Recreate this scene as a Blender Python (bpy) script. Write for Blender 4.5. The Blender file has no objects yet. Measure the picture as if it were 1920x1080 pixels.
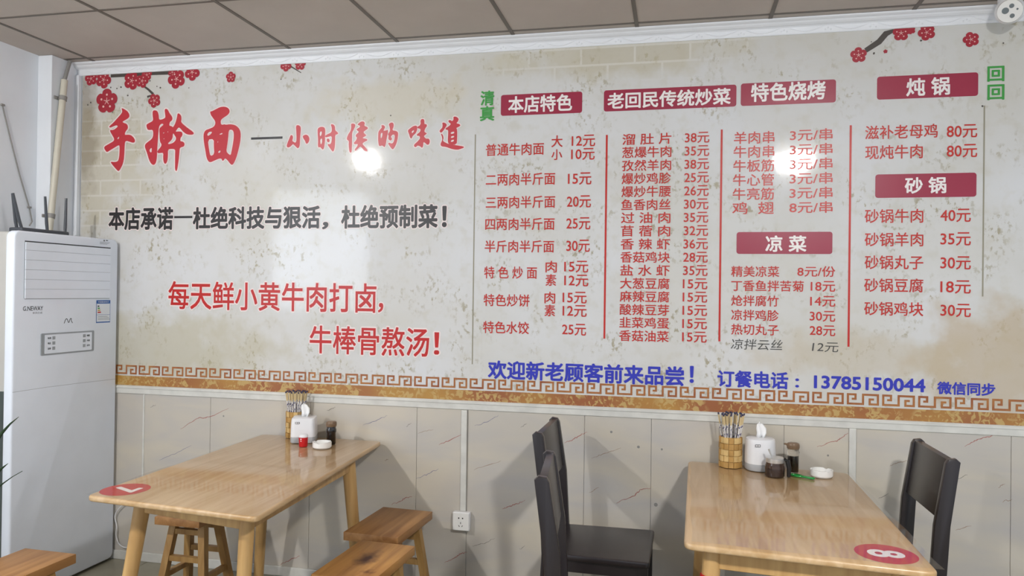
import bpy, bmesh, math, random
from mathutils import Vector, Matrix
CAM=[0.217326,0.006062,0.013216,1403.495214,3.332832,-3.643501,1.521271]
TEXT=[
('本店承诺',0.1884,0.6038,1.9072,0.1284,'black'),
('一',0.6104,0.7239,1.9138,0.0,'blackdash'),
('杜绝科技与狠活',0.7272,1.4885,1.907,0.1237,'black'),
('，',1.4984,1.535,1.8612,0.0394,'black'),
('杜绝预制菜',1.6069,2.1375,1.9059,0.1242,'black'),
('！',2.1602,2.1857,1.9032,0.1086,'black'),
('每天鲜小黄牛肉打卤',0.5814,1.8104,1.4826,0.1543,'song'),
('，',1.8201,1.8495,1.4336,0.0497,'song'),
('牛棒骨熬汤',1.4377,2.1011,1.2607,0.1495,'song'),
('！',2.1269,2.1553,1.2571,0.1139,'song'),
('本店特色',2.4977,2.8194,2.4581,0.0846,'white'),
('老回民传统炒菜',2.9914,3.5667,2.4557,0.079,'white'),
('特色烧烤',3.6575,3.9838,2.4658,0.0863,'white'),
('炖 锅',4.3213,4.4987,2.4607,0.0808,'white'),
('砂 锅',4.3188,4.4876,2.0218,0.0735,'white'),
('凉 菜',3.7289,3.9083,1.7629,0.0762,'white'),
('清',2.3539,2.4259,2.4969,0.0752,'green'),
('真',2.3522,2.4269,2.419,0.0752,'green'),
('回',4.6465,4.7133,2.5042,0.0677,'green'),
('回',4.6472,4.714,2.4236,0.0677,'green'),
('普通牛肉面',2.3852,2.6818,2.2351,0.0612,'menu'),
('大',2.7187,2.7744,2.2685,0.0579,'menu'),
('12元',2.8192,2.9343,2.2671,0.0574,'menu'),
('小',2.7195,2.7726,2.2028,0.0526,'menu'),
('10元',2.8174,2.9325,2.2019,0.0574,'menu'),
('二两肉半斤面',2.3873,2.7397,2.0855,0.0611,'menu'),
('15元',2.8032,2.9184,2.0822,0.06,'menu'),
('三两肉半斤面',2.3889,2.7412,1.9713,0.061,'menu'),
('20元',2.7994,2.9172,1.9701,0.06,'menu'),
('四两肉半斤面',2.3877,2.7399,1.8625,0.061,'menu'),
('25元',2.7981,2.9159,1.8631,0.06,'menu'),
('半斤肉半斤面',2.3865,2.7387,1.7511,0.061,'menu'),
('30元',2.7995,2.9147,1.7536,0.06,'menu'),
('特 色 炒 面',2.3855,2.655,1.6208,0.0611,'menu'),
('肉',2.6974,2.7533,1.6512,0.0578,'menu'),
('15元',2.7903,2.9082,1.6519,0.0574,'menu'),
('素',2.6983,2.7515,1.5855,0.0578,'menu'),
('12元',2.7912,2.909,1.5841,0.0573,'menu'),
('特色炒饼',2.3847,2.6193,1.4824,0.0612,'menu'),
('肉',2.6941,2.7473,1.4988,0.0578,'menu'),
('15元',2.7843,2.9023,1.5006,0.0573,'menu'),
('素',2.6949,2.7481,1.4358,0.0577,'menu'),
('12元',2.7852,2.9031,1.4354,0.0573,'menu'),
('特色水饺',2.3838,2.6184,1.3467,0.0611,'menu'),
('25元',2.7837,2.9017,1.3442,0.0573,'menu'),
('溜 肚 片',3.0656,3.2975,2.2666,0.0538,'menu'),
('38元',3.3593,3.4721,2.2656,0.0518,'menu'),
('葱爆牛肉',3.0653,3.2974,2.2035,0.0538,'menu'),
('35元',3.3592,3.472,2.2026,0.0518,'menu'),
('孜然羊肉',3.0651,3.2973,2.1404,0.0538,'menu'),
('38元',3.3591,3.4719,2.1397,0.0518,'menu'),
('爆炒鸡胗',3.0648,3.2972,2.0774,0.0538,'menu'),
('25元',3.3591,3.4718,2.0767,0.0518,'menu'),
('爆炒牛腰',3.0646,3.2971,2.0143,0.0538,'menu'),
('26元',3.359,3.4716,2.0138,0.0517,'menu'),
('鱼香肉丝',3.0643,3.297,1.9513,0.0538,'menu'),
('30元',3.3589,3.4715,1.9509,0.0517,'menu'),
('过 油 肉',3.0641,3.2969,1.8882,0.0537,'menu'),
('35元',3.3588,3.4714,1.888,0.0517,'menu'),
('苜 蓿 肉',3.0638,3.2968,1.8252,0.0537,'menu'),
('32元',3.3587,3.4713,1.8251,0.0517,'menu'),
('香 辣 虾',3.0636,3.2967,1.7622,0.0537,'menu'),
('36元',3.3586,3.4712,1.7622,0.0517,'menu'),
('香菇鸡块',3.0633,3.2966,1.6992,0.0537,'menu'),
('28元',3.3585,3.4711,1.6993,0.0517,'menu'),
('盐 水 虾',3.0631,3.2965,1.6362,0.0537,'menu'),
('35元',3.3584,3.471,1.6365,0.0517,'menu'),
('大葱豆腐',3.0629,3.2964,1.5732,0.0537,'menu'),
('15元',3.3583,3.4709,1.5736,0.0517,'menu'),
('麻辣豆腐',3.0626,3.2963,1.5103,0.0537,'menu'),
('15元',3.3582,3.4708,1.5108,0.0516,'menu'),
('酸辣豆芽',3.0624,3.2962,1.4473,0.0536,'menu'),
('15元',3.3581,3.4707,1.448,0.0516,'menu'),
('韭菜鸡蛋',3.0621,3.2961,1.3844,0.0536,'menu'),
('15元',3.358,3.4706,1.3852,0.0516,'menu'),
('香菇油菜',3.0619,3.296,1.3214,0.0536,'menu'),
('15元',3.3579,3.4705,1.3224,0.0516,'menu'),
('羊肉串',3.5833,3.7637,2.2574,0.0572,'menu'),
('3元/串',3.8314,4.0155,2.2629,0.0539,'menu'),
('牛肉串',3.5825,3.7639,2.1918,0.0572,'menu'),
('3元/串',3.8316,4.0161,2.1963,0.0539,'menu'),
('牛板筋',3.5818,3.7641,2.1262,0.0572,'menu'),
('3元/串',3.8318,4.0168,2.1298,0.0538,'menu'),
('牛心管',3.5811,3.7644,2.0606,0.0572,'menu'),
('3元/串',3.8321,4.0174,2.0632,0.0538,'menu'),
('牛亮筋',3.5804,3.7646,1.995,0.0571,'menu'),
('3元/串',3.8323,4.0181,1.9967,0.0538,'menu'),
('鸡  翅',3.5797,3.7648,1.9294,0.0571,'menu'),
('8元/串',3.8325,4.0188,1.9302,0.0538,'menu'),
('精美凉菜',3.5782,3.7913,1.6341,0.0508,'menu'),
('8元/份',3.8704,4.033,1.6359,0.0488,'menu'),
('丁香鱼拌苦菊',3.5789,3.8988,1.5678,0.0506,'menu'),
('18元',3.9287,4.0337,1.568,0.0487,'menu'),
('炝拌腐竹',3.5797,3.7904,1.4978,0.0508,'menu'),
('14元',3.9271,4.0344,1.4999,0.0486,'menu'),
('凉拌鸡胗',3.5804,3.7911,1.4309,0.0508,'menu'),
('30元',3.9255,4.035,1.4318,0.0486,'menu'),
('热切丸子',3.5811,3.7918,1.3641,0.0508,'menu'),
('28元',3.9262,4.0357,1.3661,0.0486,'menu'),
('滋补老母鸡',4.1529,4.4511,2.2637,0.0621,'menu'),
('80元',4.4876,4.6087,2.2578,0.0588,'menu'),
('现炖牛肉',4.1538,4.3915,2.1737,0.0622,'menu'),
('80元',4.4884,4.6094,2.1708,0.0588,'menu'),
('砂锅牛肉',4.1543,4.3962,1.8867,0.0622,'menu'),
('40元',4.4652,4.5865,1.8867,0.0588,'menu'),
('砂锅羊肉',4.1554,4.3972,1.7815,0.0621,'menu'),
('35元',4.4661,4.5874,1.7832,0.0588,'menu'),
('砂锅丸子',4.1563,4.3981,1.6788,0.0621,'menu'),
('30元',4.467,4.5883,1.6775,0.0587,'menu'),
('砂锅豆腐',4.1551,4.399,1.5761,0.0621,'menu'),
('18元',4.468,4.5892,1.5718,0.0587,'menu'),
('砂锅鸡块',4.1561,4.4,1.4711,0.062,'menu'),
('30元',4.4689,4.5901,1.4684,0.0587,'menu'),
('凉拌云丝',3.5795,3.8065,1.2949,0.0495,'pen'),
('12元',3.9361,4.0477,1.2911,0.0437,'pen'),
('欢迎新老顾客前来品尝',2.4116,3.3699,1.1352,0.0934,'blue'),
('！',3.3944,3.414,1.1458,0.0805,'blue'),
('订餐电话',3.5211,3.8361,1.1323,0.0792,'blue'),
('：',3.8664,3.8826,1.1238,0.0416,'blue'),
('13785150044',3.9469,4.4116,1.1322,0.0599,'blue'),
('微信同步',4.4591,4.6894,1.1254,0.0561,'blue')]
BOXES=[[2.4602,2.8685,2.4043,2.5087],[2.9741,3.5924,2.4058,2.5085],[3.6123,4.0278,2.4066,2.5118],[4.2007,4.6111,2.4109,2.5146],[4.1976,4.6079,1.9684,2.074],[3.6007,4.0197,1.7156,1.8174]]
DIVS=[[2.9905,2.292,1.304,'r'],[3.5281,2.3,1.305,'r'],[4.0924,2.3,1.296,'r'],[2.3298,2.316,1.158,'g'],[4.6365,2.367,1.531,'g']]
CHARS=[[[[(0.2615,2.533),(0.282,2.5246),(0.3025,2.5113),(0.3144,2.4933),(0.3135,2.4783),(0.2975,2.4679),(0.2791,2.4595),(0.2688,2.4539),(0.2794,2.447),(0.2951,2.4429),(0.3051,2.431),(0.3055,2.4135),(0.293,2.4014),(0.2863,2.3891),(0.2876,2.379),(0.3049,2.3809),(0.3252,2.3778),(0.3427,2.3647),(0.3533,2.3494),(0.3519,2.3369),(0.3404,2.3333),(0.3172,2.3405),(0.2998,2.346),(0.2883,2.3414),(0.286,2.3089),(0.2851,2.2688),(0.2817,2.2338),(0.2735,2.2089),(0.2521,2.1743),(0.2391,2.1821),(0.2154,2.2053),(0.1963,2.2269),(0.2003,2.2308),(0.2237,2.2277),(0.244,2.2322),(0.2506,2.2496),(0.2535,2.2797),(0.2539,2.3198),(0.2452,2.3226),(0.2221,2.3107),(0.1932,2.2965),(0.1718,2.2845),(0.1611,2.2948),(0.152,2.3077),(0.1536,2.3178),(0.1722,2.3273),(0.1983,2.3391),(0.2156,2.3486),(0.2171,2.3612),(0.2033,2.3817),(0.1882,2.4049),(0.191,2.4114),(0.2057,2.4094),(0.2202,2.4139),(0.2374,2.4259),(0.239,2.4318),(0.2314,2.4361),(0.214,2.4317),(0.1908,2.4235),(0.1819,2.4278),(0.1877,2.4352),(0.2107,2.452),(0.2364,2.4762),(0.2593,2.4979),(0.2677,2.5101),(0.2646,2.5228)],[(0.2386,2.363),(0.25,2.3727),(0.2485,2.3612),(0.2405,2.3554)]]],[[[(0.463,2.5075),(0.4771,2.5119),(0.4943,2.5052),(0.502,2.4861),(0.5047,2.4587),(0.5178,2.4567),(0.5374,2.4625),(0.5458,2.4696),(0.5426,2.4895),(0.5394,2.5119),(0.5477,2.5175),(0.5602,2.511),(0.5707,2.4909),(0.585,2.4755),(0.5909,2.4605),(0.5855,2.4483),(0.5744,2.4438),(0.5692,2.4217),(0.5861,2.4187),(0.5935,2.411),(0.6028,2.423),(0.6109,2.44),(0.6188,2.4668),(0.6213,2.4864),(0.6296,2.4886),(0.6438,2.4757),(0.6469,2.4559),(0.6445,2.4388),(0.6614,2.4234),(0.6896,2.4028),(0.7177,2.3846),(0.7261,2.3746),(0.7207,2.3674),(0.7014,2.3665),(0.6791,2.3712),(0.6594,2.3841),(0.6423,2.4019),(0.631,2.4112),(0.62,2.4002),(0.6091,2.3858),(0.6342,2.3884),(0.651,2.3844),(0.6557,2.372),(0.6515,2.3598),(0.6432,2.3527),(0.6408,2.3331),(0.6547,2.3317),(0.666,2.3249),(0.669,2.3126),(0.6636,2.3029),(0.647,2.2994),(0.6387,2.2938),(0.6365,2.2594),(0.6317,2.2152),(0.6242,2.1711),(0.6186,2.1687),(0.6112,2.1763),(0.611,2.2206),(0.6102,2.265),(0.6108,2.2896),(0.5855,2.2928),(0.5643,2.29),(0.565,2.2514),(0.5616,2.2219),(0.5505,2.2083),(0.5391,2.2175),(0.5347,2.2423),(0.5364,2.272),(0.5184,2.2715),(0.5014,2.2704),(0.4956,2.2805),(0.5067,2.2926),(0.5205,2.3071),(0.5243,2.3193),(0.5144,2.332),(0.5112,2.3519),(0.5096,2.3767),(0.5075,2.4016),(0.5113,2.4114),(0.5241,2.4208),(0.5352,2.4294),(0.5238,2.4357),(0.5127,2.4287),(0.5055,2.4165),(0.5022,2.3819),(0.4991,2.3325),(0.4965,2.2929),(0.4959,2.2631),(0.4936,2.2335),(0.4866,2.2113),(0.4743,2.2052),(0.4599,2.212),(0.4453,2.2347),(0.4333,2.2698),(0.4201,2.3),(0.4165,2.3126),(0.4208,2.3249),(0.4377,2.3368),(0.4574,2.3486),(0.4685,2.3632),(0.4698,2.388),(0.4649,2.403),(0.4422,2.4013),(0.4307,2.4067),(0.4234,2.4318),(0.4358,2.4389),(0.4584,2.448),(0.4685,2.4576),(0.4635,2.4826)],[(0.4443,2.2869),(0.4622,2.3063),(0.4605,2.2715)],[(0.5963,2.3798),(0.6038,2.3687),(0.6153,2.3536),(0.6127,2.3389),(0.5962,2.3246),(0.5682,2.318),(0.5636,2.3246),(0.5847,2.3397),(0.5928,2.3543),(0.5931,2.3691)],[(0.5305,2.382),(0.5417,2.3866),(0.5362,2.3784)],[(0.5585,2.3875),(0.5641,2.3908),(0.5642,2.3839)],[(0.535,2.3512),(0.5423,2.3519),(0.5384,2.3461)]]],[[[(0.8231,2.4908),(0.8368,2.4918),(0.8585,2.5016),(0.8855,2.5127),(0.9126,2.514),(0.9344,2.5059),(0.9444,2.4909),(0.9404,2.4741),(0.9244,2.4626),(0.9029,2.4513),(0.8895,2.4396),(0.8915,2.4177),(0.9035,2.4148),(0.9116,2.4179),(0.9225,2.4142),(0.9468,2.4167),(0.9739,2.4123),(0.9956,2.3995),(1.0094,2.3797),(1.0135,2.3554),(1.0105,2.3169),(1.0005,2.2737),(0.9878,2.2306),(0.9721,2.1996),(0.9615,2.1936),(0.9505,2.2025),(0.9339,2.2223),(0.9202,2.2324),(0.9123,2.2204),(0.9042,2.2172),(0.8986,2.2305),(0.8823,2.2309),(0.8525,2.2195),(0.8308,2.2113),(0.817,2.218),(0.8056,2.2402),(0.7995,2.2745),(0.7906,2.3138),(0.7856,2.3482),(0.7868,2.3726),(0.7975,2.3893),(0.8221,2.3958),(0.8465,2.4047),(0.8572,2.4189),(0.8569,2.436),(0.8429,2.4535),(0.8289,2.4711)],[(0.8118,2.3571),(0.8089,2.367),(0.8196,2.3788),(0.8388,2.3796),(0.8335,2.3686),(0.82,2.3593)],[(0.8121,2.3376),(0.8504,2.3388),(0.8499,2.3023),(0.8546,2.256),(0.8302,2.2444),(0.8214,2.2788)],[(0.9403,2.3845),(0.9554,2.3873),(0.969,2.3786),(0.9722,2.3519),(0.9675,2.3134),(0.9601,2.2749),(0.9541,2.246),(0.9388,2.2561),(0.9266,2.2686),(0.9325,2.3047),(0.9373,2.3434)],[(0.8762,2.2675),(0.8896,2.2769),(0.8925,2.2671),(0.8817,2.2601)],[(0.8826,2.3645),(0.9015,2.3712),(0.9017,2.3639),(0.8881,2.361)],[(0.8725,2.3211),(0.8767,2.3283),(0.8753,2.3162)]]],[[[(1.3395,2.3935),(1.3494,2.3984),(1.364,2.3926),(1.3689,2.3791),(1.3664,2.3499),(1.3642,2.3073),(1.3629,2.2834),(1.3532,2.2714),(1.3396,2.2841),(1.3248,2.2978),(1.319,2.2927),(1.3075,2.2823),(1.2929,2.2785),(1.2869,2.2883),(1.2925,2.3068),(1.3038,2.3305),(1.3094,2.3453),(1.3193,2.345),(1.3242,2.3326),(1.3187,2.3141),(1.3275,2.3084),(1.3393,2.3027),(1.3448,2.3186),(1.3424,2.3613)]],[[(1.3794,2.3388),(1.3967,2.3462),(1.4112,2.3404),(1.4202,2.3242),(1.4164,2.3057),(1.4062,2.2954),(1.3992,2.2983),(1.3943,2.3117),(1.3837,2.3254)]]],[[[(1.4655,2.3758),(1.4826,2.3842),(1.5027,2.3814),(1.5097,2.369),(1.509,2.3399),(1.5085,2.3029),(1.5044,2.2713),(1.4977,2.262),(1.4902,2.2675),(1.4814,2.2773),(1.4746,2.2732),(1.4687,2.2803),(1.4693,2.3147),(1.4659,2.3493)],[(1.4773,2.3542),(1.4886,2.3617),(1.4906,2.3458),(1.4805,2.3302)],[(1.4808,2.317),(1.4921,2.3235),(1.4925,2.2981),(1.4841,2.2878)]],[[(1.5396,2.3943),(1.551,2.3955),(1.5642,2.3856),(1.5657,2.3618),(1.5772,2.3535),(1.5842,2.3454),(1.5775,2.3403),(1.5661,2.3391),(1.5667,2.3011),(1.5644,2.2643),(1.5562,2.2487),(1.5475,2.2569),(1.5329,2.2758),(1.5242,2.2866),(1.527,2.2918),(1.5384,2.2888),(1.5468,2.3018),(1.548,2.3334),(1.5264,2.3288),(1.5121,2.3266),(1.508,2.3347),(1.5204,2.3422),(1.546,2.3519),(1.5473,2.3756)]],[[(1.518,2.3185),(1.5294,2.3208),(1.537,2.31),(1.5326,2.2996),(1.5211,2.3025)]]],[[[(1.6547,2.3939),(1.6698,2.395),(1.6812,2.3867),(1.6731,2.366),(1.6621,2.348),(1.6615,2.3192),(1.662,2.2825),(1.6609,2.2459),(1.6553,2.2418),(1.648,2.2462),(1.6434,2.2831),(1.6448,2.304),(1.6346,2.3096),(1.6327,2.3191),(1.6398,2.3383),(1.6536,2.3562),(1.6572,2.3771)]],[[(1.6896,2.3864),(1.7062,2.4015),(1.7229,2.4051),(1.7332,2.3953),(1.7289,2.3798),(1.7458,2.374),(1.7515,2.3659),(1.7404,2.3585),(1.7238,2.3486),(1.7352,2.3352),(1.7436,2.3297),(1.7298,2.3223),(1.7187,2.3164),(1.7439,2.3124),(1.7496,2.3034),(1.7302,2.2962),(1.7192,2.286),(1.7362,2.2699),(1.7504,2.2512),(1.7449,2.2461),(1.7309,2.2518),(1.7167,2.2678),(1.7082,2.2733),(1.6916,2.2581),(1.6805,2.2506),(1.6776,2.2585),(1.6914,2.2738),(1.6968,2.2867),(1.6772,2.2847),(1.6714,2.2927),(1.6853,2.3054),(1.6906,2.3209),(1.6821,2.3264),(1.6848,2.3368),(1.7014,2.3494),(1.6901,2.3576),(1.6844,2.363),(1.7066,2.3753),(1.7037,2.3833)]]],[[[(1.8234,2.3791),(1.8344,2.3813),(1.8467,2.3715),(1.8403,2.3577),(1.8349,2.3501),(1.8542,2.352),(1.8596,2.357),(1.8625,2.344),(1.8548,2.3131),(1.8498,2.277),(1.8428,2.2642),(1.8361,2.2722),(1.8277,2.275),(1.814,2.2702),(1.8081,2.2938),(1.8076,2.325),(1.8084,2.3458),(1.8182,2.3584),(1.828,2.3685)],[(1.8213,2.3376),(1.8322,2.3424),(1.8298,2.3191),(1.8217,2.309)]],[[(1.8647,2.3854),(1.881,2.3936),(1.8921,2.387),(1.8924,2.3689),(1.8844,2.351),(1.9064,2.3477),(1.9175,2.3396),(1.9167,2.3163),(1.9101,2.2855),(1.8995,2.2625),(1.8887,2.251),(1.8775,2.2632),(1.8635,2.2817),(1.8661,2.2894),(1.8855,2.2811),(1.8962,2.2963),(1.9001,2.3272),(1.8875,2.3302),(1.8767,2.3176),(1.8851,2.3096),(1.8798,2.2968),(1.8631,2.3051),(1.8656,2.3257),(1.86,2.3311),(1.8735,2.3488),(1.8704,2.3696)]]],[[[(1.9692,2.3481),(1.9826,2.358),(1.996,2.3678),(2.0122,2.3724),(2.0215,2.3669),(2.0207,2.349),(2.0128,2.3312),(1.9968,2.3189),(1.9915,2.3047),(1.9834,2.308),(1.9776,2.3273)],[(1.991,2.3423),(2.0044,2.3495),(2.0019,2.3393),(1.9928,2.3319)]],[[(2.0372,2.3998),(2.0495,2.4055),(2.0588,2.399),(2.0591,2.3759),(2.0688,2.3781),(2.0743,2.3676),(2.0637,2.3552),(2.0586,2.3374),(2.0749,2.3292),(2.0642,2.3219),(2.0563,2.3144),(2.0699,2.3012),(2.0833,2.3033),(2.0905,2.2903),(2.0864,2.2725),(2.0757,2.2703),(2.0648,2.2808),(2.0551,2.2863),(2.0543,2.2658),(2.0491,2.2546),(2.0381,2.2637),(2.0246,2.2692),(2.0139,2.2592),(2.0046,2.2647),(2.0055,2.2749),(2.0216,2.2873),(2.0375,2.3048),(2.0346,2.3177),(2.0211,2.3181),(2.0183,2.3259),(2.037,2.3381),(2.0395,2.3535),(2.0233,2.3566),(2.0204,2.3644),(2.0392,2.374)]]],[[[(2.1544,2.3827),(2.1704,2.3796),(2.1811,2.369),(2.1707,2.3541),(2.1603,2.3391),(2.1498,2.3293),(2.1417,2.3347),(2.1416,2.3423),(2.1548,2.3546),(2.1572,2.3673)]],[[(2.1472,2.3268),(2.1579,2.3214),(2.1635,2.3033),(2.1584,2.2882),(2.1718,2.2801),(2.1878,2.272),(2.2356,2.263),(2.2699,2.2569),(2.2716,2.2503),(2.2543,2.2447),(2.2359,2.2401),(2.2041,2.2461),(2.1774,2.2571),(2.1508,2.2604),(2.1463,2.2733),(2.1557,2.2908),(2.1555,2.3061)]],[[(2.2124,2.4086),(2.2256,2.4106),(2.2416,2.3998),(2.2402,2.3872),(2.2287,2.3749),(2.2446,2.3718),(2.2526,2.3639),(2.2422,2.3567),(2.2291,2.3521),(2.2345,2.3417),(2.2351,2.3011),(2.2329,2.2656),(2.1932,2.2693),(2.185,2.2823),(2.1871,2.323),(2.1868,2.3433),(2.1762,2.3437),(2.1708,2.3515),(2.1892,2.3611),(2.2023,2.3733),(2.1889,2.3814),(2.1872,2.3917),(2.1967,2.3939),(2.2074,2.3859),(2.2152,2.3957)],[(2.2003,2.3302),(2.2187,2.3346),(2.2189,2.3245),(2.202,2.3214)],[(2.2022,2.3097),(2.219,2.3128),(2.2181,2.3042),(2.2023,2.3011)],[(2.2024,2.2894),(2.2183,2.294),(2.2168,2.2839),(2.2026,2.2807)]]]]
BLOS=[[0.057,2.709,0.0416],[0.14,2.698,0.0506],[0.326,2.684,0.0529],[0.393,2.679,0.0402],[0.422,2.712,0.0332],[0.611,2.68,0.055],[0.584,2.718,0.0274],[0.709,2.712,0.0477],[0.947,2.673,0.0304],[0.164,2.575,0.0712],[0.473,2.565,0.0399],[1.276,2.72,0.0334],[1.359,2.722,0.0331],[4.122,2.617,0.0357],[4.298,2.706,0.0362],[4.402,2.702,0.0365],[4.339,2.716,0.0184],[4.581,2.66,0.0337],[4.234,2.627,0.0091]]
BRANCH=[([[0.1863,2.7185],[0.3116,2.7179],[0.4513,2.7179],[0.5627,2.7184]],[0.01,0.01,0.009,0.012]),([[0.399,2.6518],[0.4316,2.6302],[0.4641,2.6022]],[0.005,0.006,0.007]),([[0.4259,2.5884],[0.4642,2.5975]],[0.006,0.004]),([[1.2971,2.7172],[1.3652,2.6757]],[0.004,0.002]),([[4.1512,2.6358],[4.2073,2.6723],[4.236,2.7076],[4.269,2.7213]],[0.011,0.013,0.013,0.008])]
SPECK=[[0.2547,2.651],[0.2287,2.6442],[0.3002,2.6019],[0.4873,2.644],[0.5087,2.636],[0.6891,2.6267],[0.4414,2.6774],[0.1875,2.6518],[0.0566,2.5726],[0.0374,2.5601],[0.2028,2.5108],[4.1751,2.6742],[4.1861,2.6211],[4.3802,2.6674],[4.7081,2.6369],[4.6292,2.3649],[1.2471,2.6473],[1.8746,2.4288]]
DASH=[[1.0749,2.3342],[1.2617,2.3312]]
VEINS=[('r',[[0.672,0.748],[0.781,0.812],[0.847,0.82],[0.966,0.874]]),('b',[[0.541,0.564],[0.652,0.615],[0.74,0.659]]),('g',[[0.479,0.857],[0.513,0.873]]),('g',[[1.54,0.887],[1.591,0.908]]),('r',[[1.287,0.056],[1.348,0.09],[1.4,0.113]]),('b',[[1.747,0.822],[1.82,0.849],[1.879,0.877]]),('g',[[1.984,0.825],[2.013,0.845]]),('r',[[2.16,0.74],[2.225,0.775],[2.285,0.809]]),('n',[[2.049,0.797],[2.13,0.819]]),('b',[[2.345,0.848],[2.419,0.874],[2.469,0.908]]),('g',[[2.583,0.856],[2.614,0.875]]),('b',[[2.043,0.565],[2.105,0.592],[2.161,0.622]]),('n',[[1.868,0.647],[1.89,0.655]]),('n',[[2.348,0.63],[2.485,0.683]]),('r',[[1.91,0.423],[1.968,0.446],[1.987,0.465],[2.021,0.471]]),('r',[[2.493,0.44],[2.525,0.46],[2.565,0.472],[2.61,0.497]]),('g',[[2.34,0.245],[2.4,0.264],[2.459,0.295]]),('r',[[2.201,0.152],[2.252,0.18],[2.289,0.205],[2.317,0.212]]),('g',[[2.586,0.253],[2.613,0.27]]),('r',[[2.802,0.793],[2.85,0.809],[2.876,0.832],[2.914,0.847]]),('n',[[2.938,0.723],[2.989,0.744],[3.078,0.781]]),('r',[[3.06,0.517],[3.136,0.552],[3.17,0.584],[3.22,0.596]]),('n',[[2.927,0.554],[2.974,0.584]]),('r',[[3.964,0.834],[4.035,0.866],[4.065,0.88],[4.095,0.906]]),('n',[[4.267,0.768],[4.304,0.786],[4.34,0.796]]),('r',[[4.572,0.873],[4.617,0.903],[4.666,0.921],[4.69,0.938]]),('g',[[4.541,0.73],[4.584,0.749]]),('n',[[4.703,0.703],[4.73,0.72]]),('g',[[4.224,0.618],[4.265,0.645]]),('n',[[4.536,0.504],[4.6,0.528]]),('n',[[4.724,0.642],[4.758,0.656]])]

scene=bpy.context.scene; COL=scene.collection
random.seed(7)
# ---------------------------------------------------------------- camera, world, lights, exposure
def cam_axes(yaw,pitch,roll):
    cy,sy=math.cos(yaw),math.sin(yaw); cp,sp=math.cos(pitch),math.sin(pitch)
    f=Vector((-sy*cp,cy*cp,sp)); r=Vector((cy,sy,0)); u=r.cross(f)
    return math.cos(roll)*r+math.sin(roll)*u, -math.sin(roll)*r+math.cos(roll)*u, f
_r,_u,_f=cam_axes(*CAM[:3])
cd=bpy.data.cameras.new('camera'); cam=bpy.data.objects.new('camera',cd); COL.objects.link(cam)
cam.matrix_world=Matrix(((_r.x,_u.x,-_f.x,CAM[4]),(_r.y,_u.y,-_f.y,CAM[5]),(_r.z,_u.z,-_f.z,CAM[6]),(0,0,0,1)))
cd.sensor_width=36; cd.lens=36*CAM[3]/1920; cd.clip_start=.05
scene.camera=cam
wd=bpy.data.worlds.new('world'); scene.world=wd; wd.use_nodes=True
wd.node_tree.nodes['Background'].inputs[0].default_value=(.80,.89,1,1)
wd.node_tree.nodes['Background'].inputs[1].default_value=.92
scene.view_settings.view_transform='Standard'; scene.view_settings.look='None'
scene.view_settings.exposure=0.0; scene.view_settings.gamma=1; scene.view_settings.use_curve_mapping=False
def area(name,loc,target,size,power,color):
    l=bpy.data.lights.new(name,'AREA'); l.shape='RECTANGLE'; l.size=size[0]; l.size_y=size[1]; l.energy=power; l.color=color
    o=bpy.data.objects.new(name,l); COL.objects.link(o); o.location=loc
    o.rotation_euler=(Vector(target)-Vector(loc)).to_track_quat('-Z','Y').to_euler(); return o
area('daylight_from_entrance',(-.9,-4.6,2.0),(.9,0,1.6),(1.2,1.4),38,(.82,.9,1))
LAMP1=105; LAMP2=50
H=2.792
# ---------------------------------------------------------------- helpers
def hexc(h,a=1):
    h=h.lstrip('#'); v=[int(h[i:i+2],16)/255 for i in (0,2,4)]
    return tuple((c/12.92 if c<=.04045 else ((c+.055)/1.055)**2.4) for c in v)+(a,)
def mat(name,color,rough=.5,metal=0,coat=0,coat_rough=.05,spec=.5,var=0,scale=8,bump=0,bscale=60,emit=0,stretch=None,color2=None,trans=0,ior=1.45,detail=4):
    m=bpy.data.materials.new(name); m.use_nodes=True; nt=m.node_tree; b=nt.nodes['Principled BSDF']
    c=hexc(color); b.inputs['Base Color'].default_value=c
    b.inputs['Roughness'].default_value=rough; b.inputs['Metallic'].default_value=metal
    b.inputs['Coat Weight'].default_value=coat; b.inputs['Coat Roughness'].default_value=coat_rough
    b.inputs['Specular IOR Level'].default_value=spec; b.inputs['Transmission Weight'].default_value=trans; b.inputs['IOR'].default_value=ior
    if emit: b.inputs['Emission Color'].default_value=c; b.inputs['Emission Strength'].default_value=emit
    tc=nt.nodes.new('ShaderNodeTexCoord'); mp=nt.nodes.new('ShaderNodeMapping'); nt.links.new(tc.outputs['Object'],mp.inputs[0])
    if stretch: mp.inputs['Scale'].default_value=stretch
    c2=hexc(color2) if color2 else tuple(v*(1-var) for v in c[:3])+(1,)
    n=nt.nodes.new('ShaderNodeTexNoise'); n.inputs['Scale'].default_value=scale; n.inputs['Detail'].default_value=detail; nt.links.new(mp.outputs[0],n.inputs['Vector'])
    r=nt.nodes.new('ShaderNodeValToRGB'); r.color_ramp.elements[0].position=.35; r.color_ramp.elements[1].position=.68
    r.color_ramp.elements[0].color=c2 if (var or color2) else tuple(v*.97 for v in c[:3])+(1,); r.color_ramp.elements[1].color=c
    nt.links.new(n.outputs['Fac'],r.inputs[0]); nt.links.new(r.outputs[0],b.inputs['Base Color'])
    if bump:
        n2=nt.nodes.new('ShaderNodeTexNoise'); n2.inputs['Scale'].default_value=bscale; n2.inputs['Detail'].default_value=3
        nt.links.new(mp.outputs[0],n2.inputs['Vector'])
        bp=nt.nodes.new('ShaderNodeBump'); bp.inputs['Strength'].default_value=bump; bp.inputs['Distance'].default_value=.004
        nt.links.new(n2.outputs['Fac'],bp.inputs['Height']); nt.links.new(bp.outputs[0],b.inputs['Normal'])
        if coat: nt.links.new(bp.outputs[0],b.inputs['Coat Normal'])
    return m
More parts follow.
